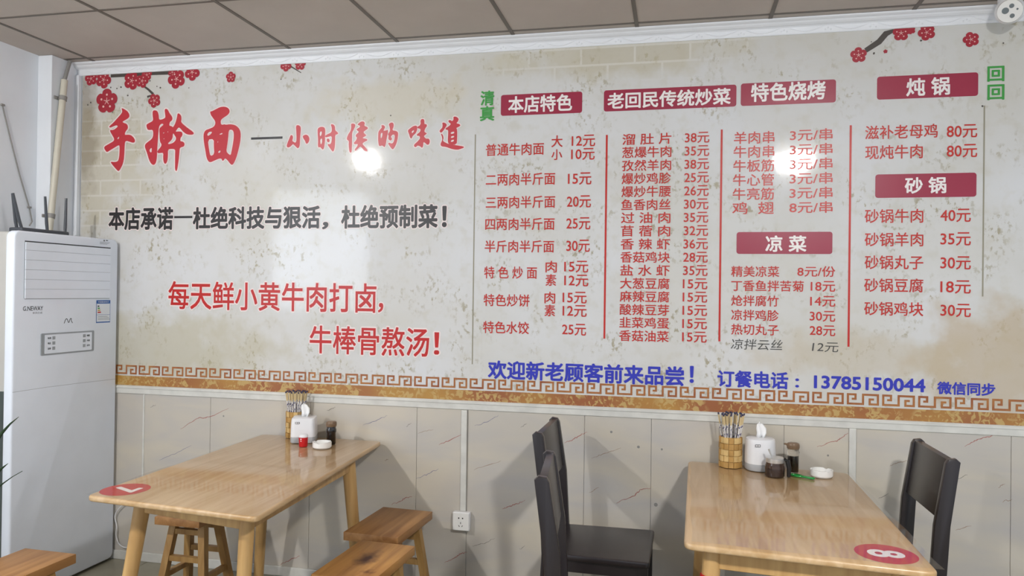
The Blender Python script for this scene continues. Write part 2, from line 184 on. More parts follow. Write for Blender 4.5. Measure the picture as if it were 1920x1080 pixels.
class G:
    """collects shapes into one mesh"""
    def __init__(s): s.bm=bmesh.new(); s.mi=0
    def _tag(s,faces):
        for f in faces: f.material_index=s.mi
    def _add(s,bm2,M=None):
        if M is not None: bmesh.ops.transform(bm2,matrix=M,verts=bm2.verts)
        for f in bm2.faces: f.material_index=s.mi
        me=bpy.data.meshes.new('tmp'); bm2.to_mesh(me); bm2.free(); s.bm.from_mesh(me); bpy.data.meshes.remove(me); return s
    def box(s,lo,hi,r=0,seg=2,M=None):
        b=bmesh.new(); bmesh.ops.create_cube(b,size=1)
        c=[(lo[i]+hi[i])/2 for i in range(3)]; d=[hi[i]-lo[i] for i in range(3)]
        bmesh.ops.transform(b,matrix=Matrix.Translation(c)@Matrix.Diagonal((*d,1)),verts=b.verts)
        if r: bmesh.ops.bevel(b,geom=list(b.edges),offset=min(r,min(d)*.49),segments=seg,profile=.5,affect='EDGES')
        return s._add(b,M)
    def hull_prism(s,poly,z0,z1,r=0,seg=2,M=None):
        b=bmesh.new(); a=[b.verts.new((x,y,z0)) for x,y in poly]; t=[b.verts.new((x,y,z1)) for x,y in poly]
        n=len(poly); b.faces.new(a[::-1]); b.faces.new(t)
        for i in range(n): b.faces.new((a[i],a[(i+1)%n],t[(i+1)%n],t[i]))
        b.normal_update()
        if r:
            ed=[e for e in b.edges if abs(e.verts[0].co.z-e.verts[1].co.z)<1e-6]
            bmesh.ops.bevel(b,geom=ed,offset=r,segments=seg,profile=.5,affect='EDGES')
        return s._add(b,M)
    def lathe(s,prof,n=24,M=None,cap=True):
        b=bmesh.new(); rings=[]
        for r,z in prof: rings.append([b.verts.new((r*math.cos(2*math.pi*i/n),r*math.sin(2*math.pi*i/n),z)) for i in range(n)])
        for a,c in zip(rings,rings[1:]):
            for i in range(n): b.faces.new((a[i],a[(i+1)%n],c[(i+1)%n],c[i]))
        if cap:
            b.faces.new(rings[0][::-1]); b.faces.new(rings[-1])
        bmesh.ops.recalc_face_normals(b,faces=b.faces) if cap else None
        return s._add(b,M)
    def tube(s,pts,r,n=8,M=None,square=False):
        b=bmesh.new(); rings=[]; pts=[Vector(q) for q in pts]
        rs=r if isinstance(r,(list,tuple)) else [r]*len(pts)
        if square: n=4
        for i,q in enumerate(pts):
            d=(pts[min(i+1,len(pts)-1)]-pts[max(i-1,0)]).normalized()
            ref=Vector((0,1,0)) if abs(d.z)>.8 else Vector((0,0,1))
            x=d.cross(ref).normalized(); y=d.cross(x).normalized(); o=math.pi/4 if square else 0
            k=math.sqrt(2) if square else 1
            rings.append([b.verts.new(q+k*rs[i]*(math.cos(2*math.pi*j/n+o)*x+math.sin(2*math.pi*j/n+o)*y)) for j in range(n)])
        for a,c in zip(rings,rings[1:]):
            for j in range(n): b.faces.new((a[j],a[(j+1)%n],c[(j+1)%n],c[j]))
        b.faces.new(rings[0][::-1]); b.faces.new(rings[-1]); bmesh.ops.recalc_face_normals(b,faces=b.faces)
        return s._add(b,M)
    def flat(s,pts3):
        f=s.bm.faces.new([s.bm.verts.new(q) for q in pts3]); f.material_index=s.mi; return s
    def sphere(s,c,r,M=None,sc=(1,1,1),seg=20):
        b=bmesh.new(); bmesh.ops.create_uvsphere(b,u_segments=seg,v_segments=seg//2,radius=r)
        bmesh.ops.transform(b,matrix=Matrix.Translation(c)@Matrix.Diagonal((*sc,1)),verts=b.verts); return s._add(b,M)
    def build(s,name,mats,parent=None,smooth=False,loc=(0,0,0),rot=None):
        me=bpy.data.meshes.new(name); s.bm.to_mesh(me); s.bm.free()
        for m in (mats if isinstance(mats,(list,tuple)) else [mats]): me.materials.append(m)
        if smooth: me.shade_smooth(); me.set_sharp_from_angle(angle=math.radians(38))
        return link(name,me,parent,loc,rot)
def link(name,me,parent=None,loc=(0,0,0),rot=None):
    o=bpy.data.objects.new(name,me); COL.objects.link(o); o.location=loc
    if rot: o.rotation_euler=rot
    if parent: o.parent=parent
    return o
def tag(o,label,cat,group=None):
    o['label']=label; o['category']=cat
    if group: o['group']=group
    return o
def thing(name,label,cat,loc=(0,0,0),rz=0,group=None):
    return tag(link(name,None,None,loc,(0,0,rz)),label,cat,group)
def struct(o): o['kind']='structure'; return o
def stuff(o): o['kind']='stuff'; return o
def copy_thing(root,label,loc,rz):
    r=root.copy(); COL.objects.link(r); r.location=loc; r.rotation_euler=(0,0,rz); r['label']=label
    def rec(a,b):
        for ch in list(a.children):
            if ch.name.startswith('#'): continue
            c=ch.copy(); COL.objects.link(c); c.parent=b; rec(ch,c)
    kids=list(root.children)
    for ch in kids:
        c=ch.copy(); COL.objects.link(c); c.parent=r
        for g in list(ch.children):
            d=g.copy(); COL.objects.link(d); d.parent=c
    return r
def rrect(x0,y0,x1,y1,r,n=5):
    P=[]
    for cx,cy,a in ((x1-r,y0+r,-90),(x1-r,y1-r,0),(x0+r,y1-r,90),(x0+r,y0+r,180)):
        for i in range(n+1):
            t=math.radians(a+90*i/n); P.append((cx+r*math.cos(t),cy+r*math.sin(t)))
    return P
def rpoly(P,r,n=5):
    out=[]
    for i in range(len(P)):
        p=Vector(P[i]); a=(Vector(P[i-1])-p).normalized(); b=(Vector(P[(i+1)%len(P)])-p).normalized()
        s,e=p+a*r,p+b*r
        for k in range(n+1):
            t=k/n; q=(1-t)**2*s+2*t*(1-t)*p+t*t*e; out.append((q.x,q.y))
    return out
def chaikin(P,k=1,closed=True):
    for _ in range(k):
        Q=[]; n=len(P)
        rng=range(n) if closed else range(n-1)
        if not closed: Q.append(P[0])
        for i in rng:
            a,b=P[i],P[(i+1)%n]; Q+= [(.75*a[0]+.25*b[0],.75*a[1]+.25*b[1]),(.25*a[0]+.75*b[0],.25*a[1]+.75*b[1])]
        if not closed: Q.append(P[-1])
        P=Q
    return P
# glyph outlines from Blender's own font
_gc={}
def glyphs(text,offset):
    k=(text,offset)
    if k in _gc: return _gc[k]
    if offset:
        V,F=glyphs(text,0); _gc[k]=spread(V,F,abs(offset),16 if offset>.05 else (8 if offset>.02 else 4)) if offset>0 else (V,F); return _gc[k]
    c=bpy.data.curves.new('g','FONT'); c.body=text; c.offset=offset; c.resolution_u=3; c.fill_mode='BOTH' if hasattr(c,'fill_mode') else c.fill_mode
    o=bpy.data.objects.new('g',c); COL.objects.link(o); bpy.context.view_layer.update()
    me=bpy.data.meshes.new_from_object(o.evaluated_get(bpy.context.evaluated_depsgraph_get()))
    V=[(v.co.x,v.co.y) for v in me.vertices]; F=[tuple(q.vertices) for q in me.polygons]
    bpy.data.objects.remove(o); bpy.data.curves.remove(c); bpy.data.meshes.remove(me)
    _gc[k]=(V,F); return V,F
def spread(V,F,r,n=8,inner=True,step=.00003):
    VV=[(v[0],v[1],step*n) for v in V]; FF=list(F)
    if r<=0: return VV,FF
    for k in range(n):
        a=2*math.pi*(k+.5)/n; b=len(VV); VV+=[(v[0]+r*math.cos(a),v[1]+r*math.sin(a),step*k) for v in V]; FF+=[tuple(b+i for i in f) for f in F]
    return VV,FF
def filled(entry,r=0,n=12):
    from mathutils.geometry import tessellate_polygon
    if r>0:
        entry=entry[:1]+[q for q in entry[1:] if max(v[0] for v in q)-min(v[0] for v in q)>.02]
    pts=[q for P in entry for q in P]; T=tessellate_polygon([[Vector((x,y,0)) for x,y in P] for P in entry])
    F=[]
    for a,b,c in T:
        ar=(pts[b][0]-pts[a][0])*(pts[c][1]-pts[a][1])-(pts[c][0]-pts[a][0])*(pts[b][1]-pts[a][1])
        if abs(ar)>1e-12: F.append((a,b,c) if ar>0 else (a,c,b))
    return spread(pts,F,r,n)
def splines_mesh(polys,offset):
    """filled outline with holes -> verts (x,z), faces"""
    c=bpy.data.curves.new('s','CURVE'); c.dimensions='2D'; c.fill_mode='BOTH'; c.offset=offset
    for P in polys:
        s=c.splines.new('POLY'); s.points.add(len(P)-1); s.use_cyclic_u=True
        for pt,q in zip(s.points,P): pt.co=(q[0],q[1],0,1)
    o=bpy.data.objects.new('s',c); COL.objects.link(o); bpy.context.view_layer.update()
    me=bpy.data.meshes.new_from_object(o.evaluated_get(bpy.context.evaluated_depsgraph_get()))
    V=[(v.co.x,v.co.y) for v in me.vertices]; F=[tuple(q.vertices) for q in me.polygons]
    bpy.data.objects.remove(o); bpy.data.curves.remove(c); bpy.data.meshes.remove(me); return V,F
def flat_obj(name,layers,parent,fn):
    """layers: list of (V,F,material,lift); fn maps (x,y,lift)->3d"""
    vs=[];fs=[];mi=[];mats=[]
    for V,F,m,l in layers:
        b=len(vs); vs+=[fn(v[0],v[1],l+(v[2] if len(v)>2 else 0)) for v in V]; fs+=[tuple(b+i for i in f) for f in F]
        if m not in mats: mats.append(m)
        mi+=[mats.index(m)]*len(F)
    me=bpy.data.meshes.new(name); me.from_pydata(vs,[],fs)
    for m in mats: me.materials.append(m)
    me.polygons.foreach_set('material_index',mi); me.update()
    return link(name,me,parent)
def fit(text,x0,x1,zc,em,off):
    V,F=glyphs(text,off); a=min(v[0] for v in V); b=max(v[0] for v in V)
    sx=(x1-x0)/(b-a); return a,sx
# ---------------------------------------------------------------- materials
M={}
M['paint']=mat('white_wall_paint','#e4e8ee',.6,var=.06,scale=3,bump=.05)
M['ceil']=mat('ceiling_board','#cbc2ba',.8,var=.08,scale=3,bump=.12,bscale=120)
M['tbar']=mat('ceiling_grid_metal','#6d655d',.5)
M['cornice']=mat('cornice_plaster','#e8eaee',.35,var=.03)
M['trimw']=mat('white_plastic_trim','#d9d8d2',.35,var=.14,scale=14)
M['floor']=mat('floor_tile','#8f8a78',.35,var=.18,scale=5,coat=.3,coat_rough=.2)
M['grout']=mat('floor_grout','#5a564c',.8)
M['ac']=mat('ac_white_shell','#e9f0fb',.3,coat=.3,coat_rough=.15)
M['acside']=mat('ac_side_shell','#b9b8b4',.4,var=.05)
M['acdark']=mat('ac_brushed_side','#5f6866',.35,metal=.4,var=.3,scale=20,stretch=(6,6,.3))
M['gap']=mat('dark_gap','#2b2d30',.6)
M['grey']=mat('grey_plastic','#9aa0a6',.4)
M['blue']=mat('sticker_blue','#2b62ae',.4)
M['paper']=mat('sticker_paper','#e3e8ee',.4)
M['amber']=mat('sticker_amber','#c8a04a',.4)
M['inkgrey']=mat('grey_ink','#6a6f75',.5)
M['routerb']=mat('router_plastic','#4a4e55',.4)
M['pipe']=mat('cream_pipe','#cfcabb',.4,var=.06)
M['clip']=mat('grey_clip','#8d8b88',.5)
M['leaf']=mat('leaf_green','#2f4a30',.4,var=.3,scale=10)
M['terra']=mat('pot_glaze','#7a4a35',.4)
M['soil']=mat('potting_soil','#2c221a',.9)
M['black']=mat('ink_black','#2c2a2c',.35)
M['red']=mat('ink_menu_red','#c02a22',.35)
M['title']=mat('ink_title_red','#c0303c',.35)
M['song']=mat('ink_song_red','#bd1f1c',.35)
M['crimson']=mat('header_crimson','#9c3048',.3)
M['green']=mat('ink_green','#3f9a46',.35)
M['inkblue']=mat('ink_blue','#3238b4',.35)
M['white']=mat('ink_white','#efeae8',.35)
M['halo']=mat('ink_pale_outline','#e9dcda',.35)
M['pen']=mat('marker_pen','#4a4a48',.5)
M['greyline']=mat('ink_grey_line','#96917f',.4)
M['blossom']=mat('blossom_red','#a92b3a',.35,var=.12,scale=30)
M['stamen']=mat('blossom_pale','#e3b9b4',.35)
M['branch']=mat('branch_grey','#4d4743',.4)
M['keyink']=mat('greek_key_brown','#8f4c2c',.35,color2='#ad7440',scale=14)
M['redpl']=mat('red_plastic','#c01a20',.35)
M['cerw']=mat('white_ceramic','#ecebe8',.2,coat=.4)
M['whitepl']=mat('white_plastic','#e6e6e8',.3,coat=.2)
M['tissue']=mat('tissue_paper','#f2f2f2',.9)
M['steel']=mat('steel','#d6d6d4',.3,metal=.7)
M['darkpl']=mat('black_plastic','#1d1c1c',.35)
M['greenpl']=mat('green_plastic','#1f8f3c',.3)
M['capbr']=mat('amber_brown_lid','#7d654e',.3,var=.15,scale=40)
M['soy']=mat('dark_soy_sauce','#17100d',.15,coat=.6)
M['chili']=mat('chili_oil','#2e1712',.25,coat=.6)
M['glass']=mat('clear_glass','#f4efe6',.04,trans=1,ior=1.45)
M['brownglass']=mat('brown_glass','#8a6f60',.05,trans=.85,ior=1.45)
M['chair']=mat('dark_lacquered_wood','#20181a',.35,coat=.35,coat_rough=.25,var=.15,scale=6,stretch=(8,8,.7))
M['bamboo']=mat('bamboo_strip_light','#dab97c',.45,var=.15,scale=40)
M['bamboo2']=mat('bamboo_strip_dark','#ba9152',.45,var=.15,scale=40)
M['lamp_body']=mat('lamp_white_metal','#e8e8e8',.4)
def emis(n,c,s):
    m=bpy.data.materials.new(n); m.use_nodes=True; b=m.node_tree.nodes['Principled BSDF']
    b.inputs['Base Color'].default_value=(1,1,1,1); b.inputs['Emission Color'].default_value=c; b.inputs['Emission Strength'].default_value=s; return m
def N(nt,t,**k):
    n=nt.nodes.new('ShaderNode'+t)
    for a,b in k.items():
        if a in n.inputs: n.inputs[a].default_value=b
        else: setattr(n,a,b)
    return n
def wood(name,c1,c2,axis='y',rough=.4,coat=.2,knots=None,scale=3.0,coat_rough=.2):
    m=bpy.data.materials.new(name); m.use_nodes=True; nt=m.node_tree; b=nt.nodes['Principled BSDF']
    tc=N(nt,'TexCoord'); mp=N(nt,'Mapping'); nt.links.new(tc.outputs['Object'],mp.inputs[0])
    s=[9,9,9]; s['xyz'.index(axis)]=.8; mp.inputs['Scale'].default_value=s
    n1=N(nt,'TexNoise',Scale=scale,Detail=6.0,Distortion=.6); nt.links.new(mp.outputs[0],n1.inputs['Vector'])
    n3=N(nt,'TexNoise',Scale=2.2,Detail=2.0); nt.links.new(tc.outputs['Object'],n3.inputs['Vector'])
    mx=N(nt,'Math',operation='MULTIPLY_ADD'); mx.inputs[1].default_value=.6; nt.links.new(n1.outputs['Fac'],mx.inputs[0])
    m2=N(nt,'Math',operation='MULTIPLY'); m2.inputs[1].default_value=.4; nt.links.new(n3.outputs['Fac'],m2.inputs[0]); nt.links.new(m2.outputs[0],mx.inputs[2])
    r=N(nt,'ValToRGB'); r.color_ramp.elements[0].position=.36; r.color_ramp.elements[1].position=.62
    r.color_ramp.elements[0].color=hexc(c2); r.color_ramp.elements[1].color=hexc(c1); nt.links.new(mx.outputs[0],r.inputs[0])
    last=r.outputs[0]
    for (kx,ky,kr,kc) in (knots or []):
        vm=N(nt,'VectorMath',operation='DISTANCE'); vm.inputs[1].default_value=(kx,ky,0)
        mq=N(nt,'Mapping'); mq.inputs['Scale'].default_value=(1,.6,0); nt.links.new(tc.outputs['Object'],mq.inputs[0])
        nn=N(nt,'TexNoise',Scale=25.0,Detail=4.0); nt.links.new(tc.outputs['Object'],nn.inputs['Vector'])
        nt.links.new(mq.outputs[0],vm.inputs[0])
        ad=N(nt,'Math',operation='MULTIPLY_ADD'); ad.inputs[1].default_value=.07; nt.links.new(nn.outputs['Fac'],ad.inputs[0]); nt.links.new(vm.outputs['Value'],ad.inputs[2])
        mr=N(nt,'MapRange'); mr.inputs['From Min'].default_value=kr+.035; mr.inputs['From Max'].default_value=kr*.2+.035; nt.links.new(ad.outputs[0],mr.inputs['Value'])
        mm=N(nt,'MixRGB'); nt.links.new(mr.outputs[0],mm.inputs[0]); nt.links.new(last,mm.inputs[1]); mm.inputs[2].default_value=hexc(kc); last=mm.outputs[0]
    nt.links.new(last,b.inputs['Base Color'])
    b.inputs['Roughness'].default_value=rough; b.inputs['Coat Weight'].default_value=coat; b.inputs['Coat Roughness'].default_value=coat_rough
    return m
M['tabletop']=wood('varnished_tabletop_wood','#cdb08a','#b08c5c','y',.4,.25,coat_rough=.15)
M['tleg']=wood('pale_rubberwood','#c9a46c','#ab8450','z',.45,.15)
M['stool']=wood('orange_pine_seat','#b0824f','#8b5f34','y',.5,.1)
M['stoolk']=wood('orange_pine_seat_with_knot','#c4904f','#9c6a35','y',.5,.1,knots=[(.0,.01,.06,'#4a2618'),(.06,-.07,.03,'#5a3018')])
M['sleg']=wood('pine_leg','#b08a52','#8a6433','z',.5,.1)
# plastic cover: thin clear film
def film():
    m=bpy.data.materials.new('clear_plastic_film'); m.use_nodes=True; nt=m.node_tree; nt.nodes.clear()
    o=N(nt,'OutputMaterial'); mx=N(nt,'MixShader'); t=N(nt,'BsdfTransparent'); g=N(nt,'BsdfGlossy'); f=N(nt,'Fresnel',IOR=1.5)
    t.inputs[0].default_value=(.985,.98,.97,1); g.inputs['Roughness'].default_value=.07
    tc=N(nt,'TexCoord'); n=N(nt,'TexNoise',Scale=9.0,Detail=2.0); nt.links.new(tc.outputs['Object'],n.inputs['Vector'])
    bp=N(nt,'Bump',Strength=.05,Distance=.006); nt.links.new(n.outputs['Fac'],bp.inputs['Height']); nt.links.new(bp.outputs[0],g.inputs['Normal'])
    ge=N(nt,'NewGeometry'); io=N(nt,'Math',operation='MULTIPLY_ADD'); io.inputs[1].default_value=-.8333; io.inputs[2].default_value=1.5; nt.links.new(ge.outputs['Backfacing'],io.inputs[0]); nt.links.new(io.outputs[0],f.inputs['IOR'])
    ad=N(nt,'Math',operation='MULTIPLY'); ad.inputs[1].default_value=.85; nt.links.new(f.outputs[0],ad.inputs[0])
    nt.links.new(ad.outputs[0],mx.inputs[0]); nt.links.new(t.outputs[0],mx.inputs[1]); nt.links.new(g.outputs[0],mx.inputs[2]); nt.links.new(mx.outputs[0],o.inputs[0]); return m
M['film']=film()
def marble():
    m=bpy.data.materials.new('pvc_marble_panel'); m.use_nodes=True; nt=m.node_tree; b=nt.nodes['Principled BSDF']
    tc=N(nt,'TexCoord'); mp=N(nt,'Mapping'); nt.links.new(tc.outputs['Object'],mp.inputs[0]); mp.inputs['Rotation'].default_value=(0,math.radians(24),0); mp.inputs['Scale'].default_value=(.7,1,2.2)
    n=N(nt,'TexNoise',Scale=2.6,Detail=3.0,Distortion=.8); nt.links.new(mp.outputs[0],n.inputs['Vector'])
    r=N(nt,'ValToRGB'); e=r.color_ramp.elements; e[0].position=.3; e[1].position=.7; e[0].color=hexc('#bab6b2'); e[1].color=hexc('#c9c1b2')
    nt.links.new(n.outputs['Fac'],r.inputs[0]); nt.links.new(r.outputs[0],b.inputs['Base Color']); b.inputs['Roughness'].default_value=.33
    return m
M['marble']=marble()
for k,c in (('r','#a86f66'),('b','#77748f'),('g','#88827a'),('n','#9a8472')): M['v'+k]=mat('vein_'+k,c,.35)
def mural():
    m=bpy.data.materials.new('printed_mural_film'); m.use_nodes=True; nt=m.node_tree; b=nt.nodes['Principled BSDF']; L=nt.links.new
    tc=N(nt,'TexCoord'); P=tc.outputs['Object']
    n1=N(nt,'TexNoise',Scale=1.6,Detail=5.0); L(P,n1.inputs['Vector'])
    r1=N(nt,'ValToRGB'); e=r1.color_ramp.elements; e[0].position=.33; e[1].position=.66; e[0].color=hexc('#cac8c1'); e[1].color=hexc('#d5d6d8'); L(n1.outputs['Fac'],r1.inputs[0])
    last=r1.outputs[0]
    def mix(fac,color,last):
        q=N(nt,'MixRGB'); L(fac,q.inputs[0]); L(last,q.inputs[1])
        if isinstance(color,str): q.inputs[2].default_value=hexc(color)
        else: L(color,q.inputs[2])
        return q.outputs[0]
    def math_(op,a,c,clamp=False):
        q=N(nt,'Math',operation=op); q.use_clamp=clamp
        for i,v in enumerate((a,c)):
            if isinstance(v,(int,float)): q.inputs[i].default_value=v
            else: L(v,q.inputs[i])
        return q.outputs[0]
    # specks: small dark olive marks in clusters
    mp=N(nt,'Mapping'); mp.inputs['Scale'].default_value=(1,1,.7); L(P,mp.inputs[0])
    s1=N(nt,'TexNoise',Scale=48.0,Detail=3.0,Roughness=.6); L(mp.outputs[0],s1.inputs['Vector'])
    s2=N(nt,'TexNoise',Scale=5.0,Detail=2.0); L(P,s2.inputs['Vector'])
    a=math_('MULTIPLY',math_('SUBTRACT',s1.outputs['Fac'],.54),9,True); c=math_('MULTIPLY',math_('SUBTRACT',s2.outputs['Fac'],.5),7,True)
    last=mix(math_('MULTIPLY',math_('MULTIPLY',a,c),.85),'#9d9479',last)
    g1=N(nt,'TexNoise',Scale=16.0,Detail=5.0); L(P,g1.inputs['Vector'])
    last=mix(math_('MULTIPLY',math_('MULTIPLY',math_('SUBTRACT',g1.outputs['Fac'],.52),5,True),.25),'#b9b299',last)
    # patches (bricks / stains)
    def patch(cx,cz,sx,sz,col,amt,last,brick=False):
        mq=N(nt,'Mapping'); mq.inputs['Location'].default_value=(-cx/sx,0,-cz/sz); mq.inputs['Scale'].default_value=(1/sx,0,1/sz); L(P,mq.inputs[0])
        ln=N(nt,'VectorMath',operation='LENGTH'); L(mq.outputs[0],ln.inputs[0])
        nn=N(nt,'TexNoise',Scale=7.0,Detail=4.0); L(P,nn.inputs['Vector'])
        d=math_('ADD',ln.outputs['Value'],math_('MULTIPLY',math_('SUBTRACT',nn.outputs['Fac'],.5),1.6))
        mk=math_('MULTIPLY',math_('SUBTRACT',1.0,d),2.2,True)
        if brick:
            sp=N(nt,'SeparateXYZ'); L(P,sp.inputs[0]); cb=N(nt,'CombineXYZ'); L(sp.outputs[0],cb.inputs[0]); L(sp.outputs[2],cb.inputs[1])
            br=N(nt,'TexBrick'); br.inputs['Scale'].default_value=1; br.inputs['Brick Width'].default_value=.26; br.inputs['Row Height'].default_value=.085; br.inputs['Mortar Size'].default_value=.006; br.inputs['Mortar Smooth'].default_value=.3
            br.inputs['Color1'].default_value=hexc('#b5aa88'); br.inputs['Color2'].default_value=hexc('#c3bba0'); br.inputs['Mortar'].default_value=hexc('#d2ccbc'); L(cb.outputs[0],br.inputs['Vector'])
            return mix(math_('MULTIPLY',mk,amt),br.outputs['Color'],last)
        return mix(math_('MULTIPLY',mk,amt),col,last)
    last=patch(.10,2.22,.42,.42,'',.55,last,True)
    last=patch(3.05,2.68,.75,.13,'',.5,last,True)
    last=patch(.0,2.45,.13,.4,'#7d6c52',.5,last)
    last=patch(4.75,1.25,.45,.3,'#b59c72',.55,last)
    last=patch(4.2,1.25,.6,.13,'#bbab8b',.4,last)
    last=patch(.5,1.2,.9,.2,'#b4ac8c',.5,last)
    last=patch(1.85,2.5,.5,.15,'#cbbf9c',.35,last)
    L(last,b.inputs['Base Color']); b.inputs['Roughness'].default_value=.5; b.inputs['Specular IOR Level'].default_value=.25
    b.inputs['Coat Weight'].default_value=.6; b.inputs['Coat Roughness'].default_value=.075
    nb=N(nt,'TexNoise',Scale=14.0,Detail=3.0); L(P,nb.inputs['Vector']); bp=N(nt,'Bump',Strength=.08,Distance=.004); L(nb.outputs['Fac'],bp.inputs['Height']); L(bp.outputs[0],b.inputs['Coat Normal'])
    return m
M['mural']=mural()
def floral():
    m=bpy.data.materials.new('gold_floral_print'); m.use_nodes=True; nt=m.node_tree; b=nt.nodes['Principled BSDF']; L=nt.links.new
    tc=N(nt,'TexCoord'); P=tc.outputs['Object']
    n0=N(nt,'TexNoise',Scale=2.2,Detail=2.0); L(P,n0.inputs['Vector'])
    r0=N(nt,'ValToRGB'); e=r0.color_ramp.elements; e[0].position=.4; e[1].position=.62; e[0].color=hexc('#985c36'); e[1].color=hexc('#b08540'); L(n0.outputs['Fac'],r0.inputs[0])
    n1=N(nt,'TexNoise',Scale=34.0,Detail=4.0,Distortion=1.2); L(P,n1.inputs['Vector'])
    r1=N(nt,'ValToRGB'); e=r1.color_ramp.elements; e[0].position=.5; e[0].color=(0,0,0,1); e[1].position=.56; e[1].color=(1,1,1,1); L(n1.outputs['Fac'],r1.inputs[0])
    n2=N(nt,'TexNoise',Scale=7.0,Detail=1.0); L(P,n2.inputs['Vector'])
    mr=N(nt,'MapRange'); mr.inputs['From Min'].default_value=.38; mr.inputs['From Max'].default_value=.48; L(n2.outputs['Fac'],mr.inputs['Value'])
    mu=N(nt,'Math',operation='MULTIPLY'); L(r1.outputs[0],mu.inputs[0]); L(mr.outputs[0],mu.inputs[1])
    q=N(nt,'MixRGB'); L(mu.outputs[0],q.inputs[0]); L(r0.outputs[0],q.inputs[1]); q.inputs[2].default_value=hexc('#bb9c62'); L(q.outputs[0],b.inputs['Base Color'])
    b.inputs['Roughness'].default_value=.4; return m
M['floral']=floral()
def sleeve():
    m=bpy.data.materials.new('printed_paper_sleeve'); m.use_nodes=True; nt=m.node_tree; b=nt.nodes['Principled BSDF']; L=nt.links.new
    tc=N(nt,'TexCoord'); n=N(nt,'TexNoise',Scale=95.0,Detail=2.0); L(tc.outputs['Object'],n.inputs['Vector'])
    r=N(nt,'ValToRGB'); e=r.color_ramp.elements; e[0].position=.53; e[0].color=hexc('#dcd8d4'); e[1].position=.6; e[1].color=hexc('#4d4a72'); L(n.outputs['Fac'],r.inputs[0]); L(r.outputs[0],b.inputs['Base Color']); return m
M['sleeve']=sleeve()
M['stick']=mat('bamboo_stick','#d8c294',.5,var=.1,scale=30)
# ---------------------------------------------------------------- setting
X0,X1,Y0=-.12,6.6,-6.6
wb=struct(G().box((X0-.1,0,0),(X1,.12,3.0)).build('wall_back',M['paint']))
wl=struct(G().box((X0-.1,-2.3,0),(X0,0,3.0)).build('wall_left',M['paint']))
stuff_col=struct(G().box((X0,-.19,0),(-.03,0,H),.003).build('wall_column',M['paint']))
fl=struct(G().box((X0-2,Y0,-.1),(X1,.1,-.004)).build('floor',M['grout']))
me=G().box((0,0,-.004),(.597,.597,0),.0015,1); tile0=me.build('floor_tile',M['floor'],fl)
first=True
for i in range(-1,11):
    for j in range(1,12):
        x=-.12+.6*i; y=-.6*j
        o=tile0 if first else tile0.copy()
        if not first: COL.objects.link(o)
        o.location=(x,y,0); first=False
ce=struct(G().box((X0-2,Y0,H+.02),(X1,.0,H+.06)).build('ceiling',M['ceil']))
T_=.603; GX=.1166; PN=.104
ct=G().box((.006,.006,0),(T_-.006,T_-.006,.02),.002,1).build('ceiling_tile',M['ceil'],ce); first=True
for i in range(-4,11):
    for j in range(0,11):
        x=GX+T_*i; y=-PN-T_*(j+1)
        if x>X1-.5 or y<Y0: continue
        o=ct if first else ct.copy()
        if not first: COL.objects.link(o)
        o.location=(x,y,H+.001); first=False
for i in range(-1,11):
    x=GX+T_*i
    G().box((x+.006 if i>-1 else -.2,-PN+.006,H+.001),(min(x+T_-.006,X1),-.001,H+.02),.002,1).build('ceiling_tile',M['ceil'],ce)
for i in range(-4,11):
    x=GX+T_*i; G().box((x-.009,Y0,H-.002),(x+.009,-.04,H+.0195)).build('ceiling_grid_bar',M['tbar'],ce)
for j in range(0,11):
    y=-PN-T_*j; G().box((X0-2 if j>3 else X0,y-.008,H-.0015),(X1,y+.008,H+.019)).build('ceiling_grid_bar',M['tbar'],ce)
# cornice
prof=[(0,2.727),(-.009,2.727),(-.011,2.732),(-.013,2.758),(-.019,2.763),(-.026,2.765),(-.034,2.772),(-.038,2.778),(-.047,2.782),(-.052,2.786),(-.054,2.7915),(0,2.7915)]
g=G(); Mx=Matrix(((0,0,1,0),(1,0,0,0),(0,1,0,0),(0,0,0,1)))
g.hull_prism([(a,b) for a,b in prof][::-1],-.028,X1,M=Mx); co=struct(g.build('trim_1',M['cornice']))
g=G(); n=int((4.9)/.19)
for k in range(n):
    x=.02+k*.19; pts=[(x+t/8*.15,-.0125,2.757-.02*math.sin(math.pi*t/8)) for t in range(9)]; g.tube(pts,.0022,6)
    for a in (-.012,.0,.012): g.sphere((x+.17+a,-.0125,2.748-abs(a)*.6),.004,sc=(1,.5,1),seg=8)
stuff(g.build('garland_relief',M['cornice'],co,True))
# left cornice along wall_left and column
struct(G().box((-.03,-.03,1.0),(-.004,-.002,2.727),.004).build('trim_2',M['paint']))
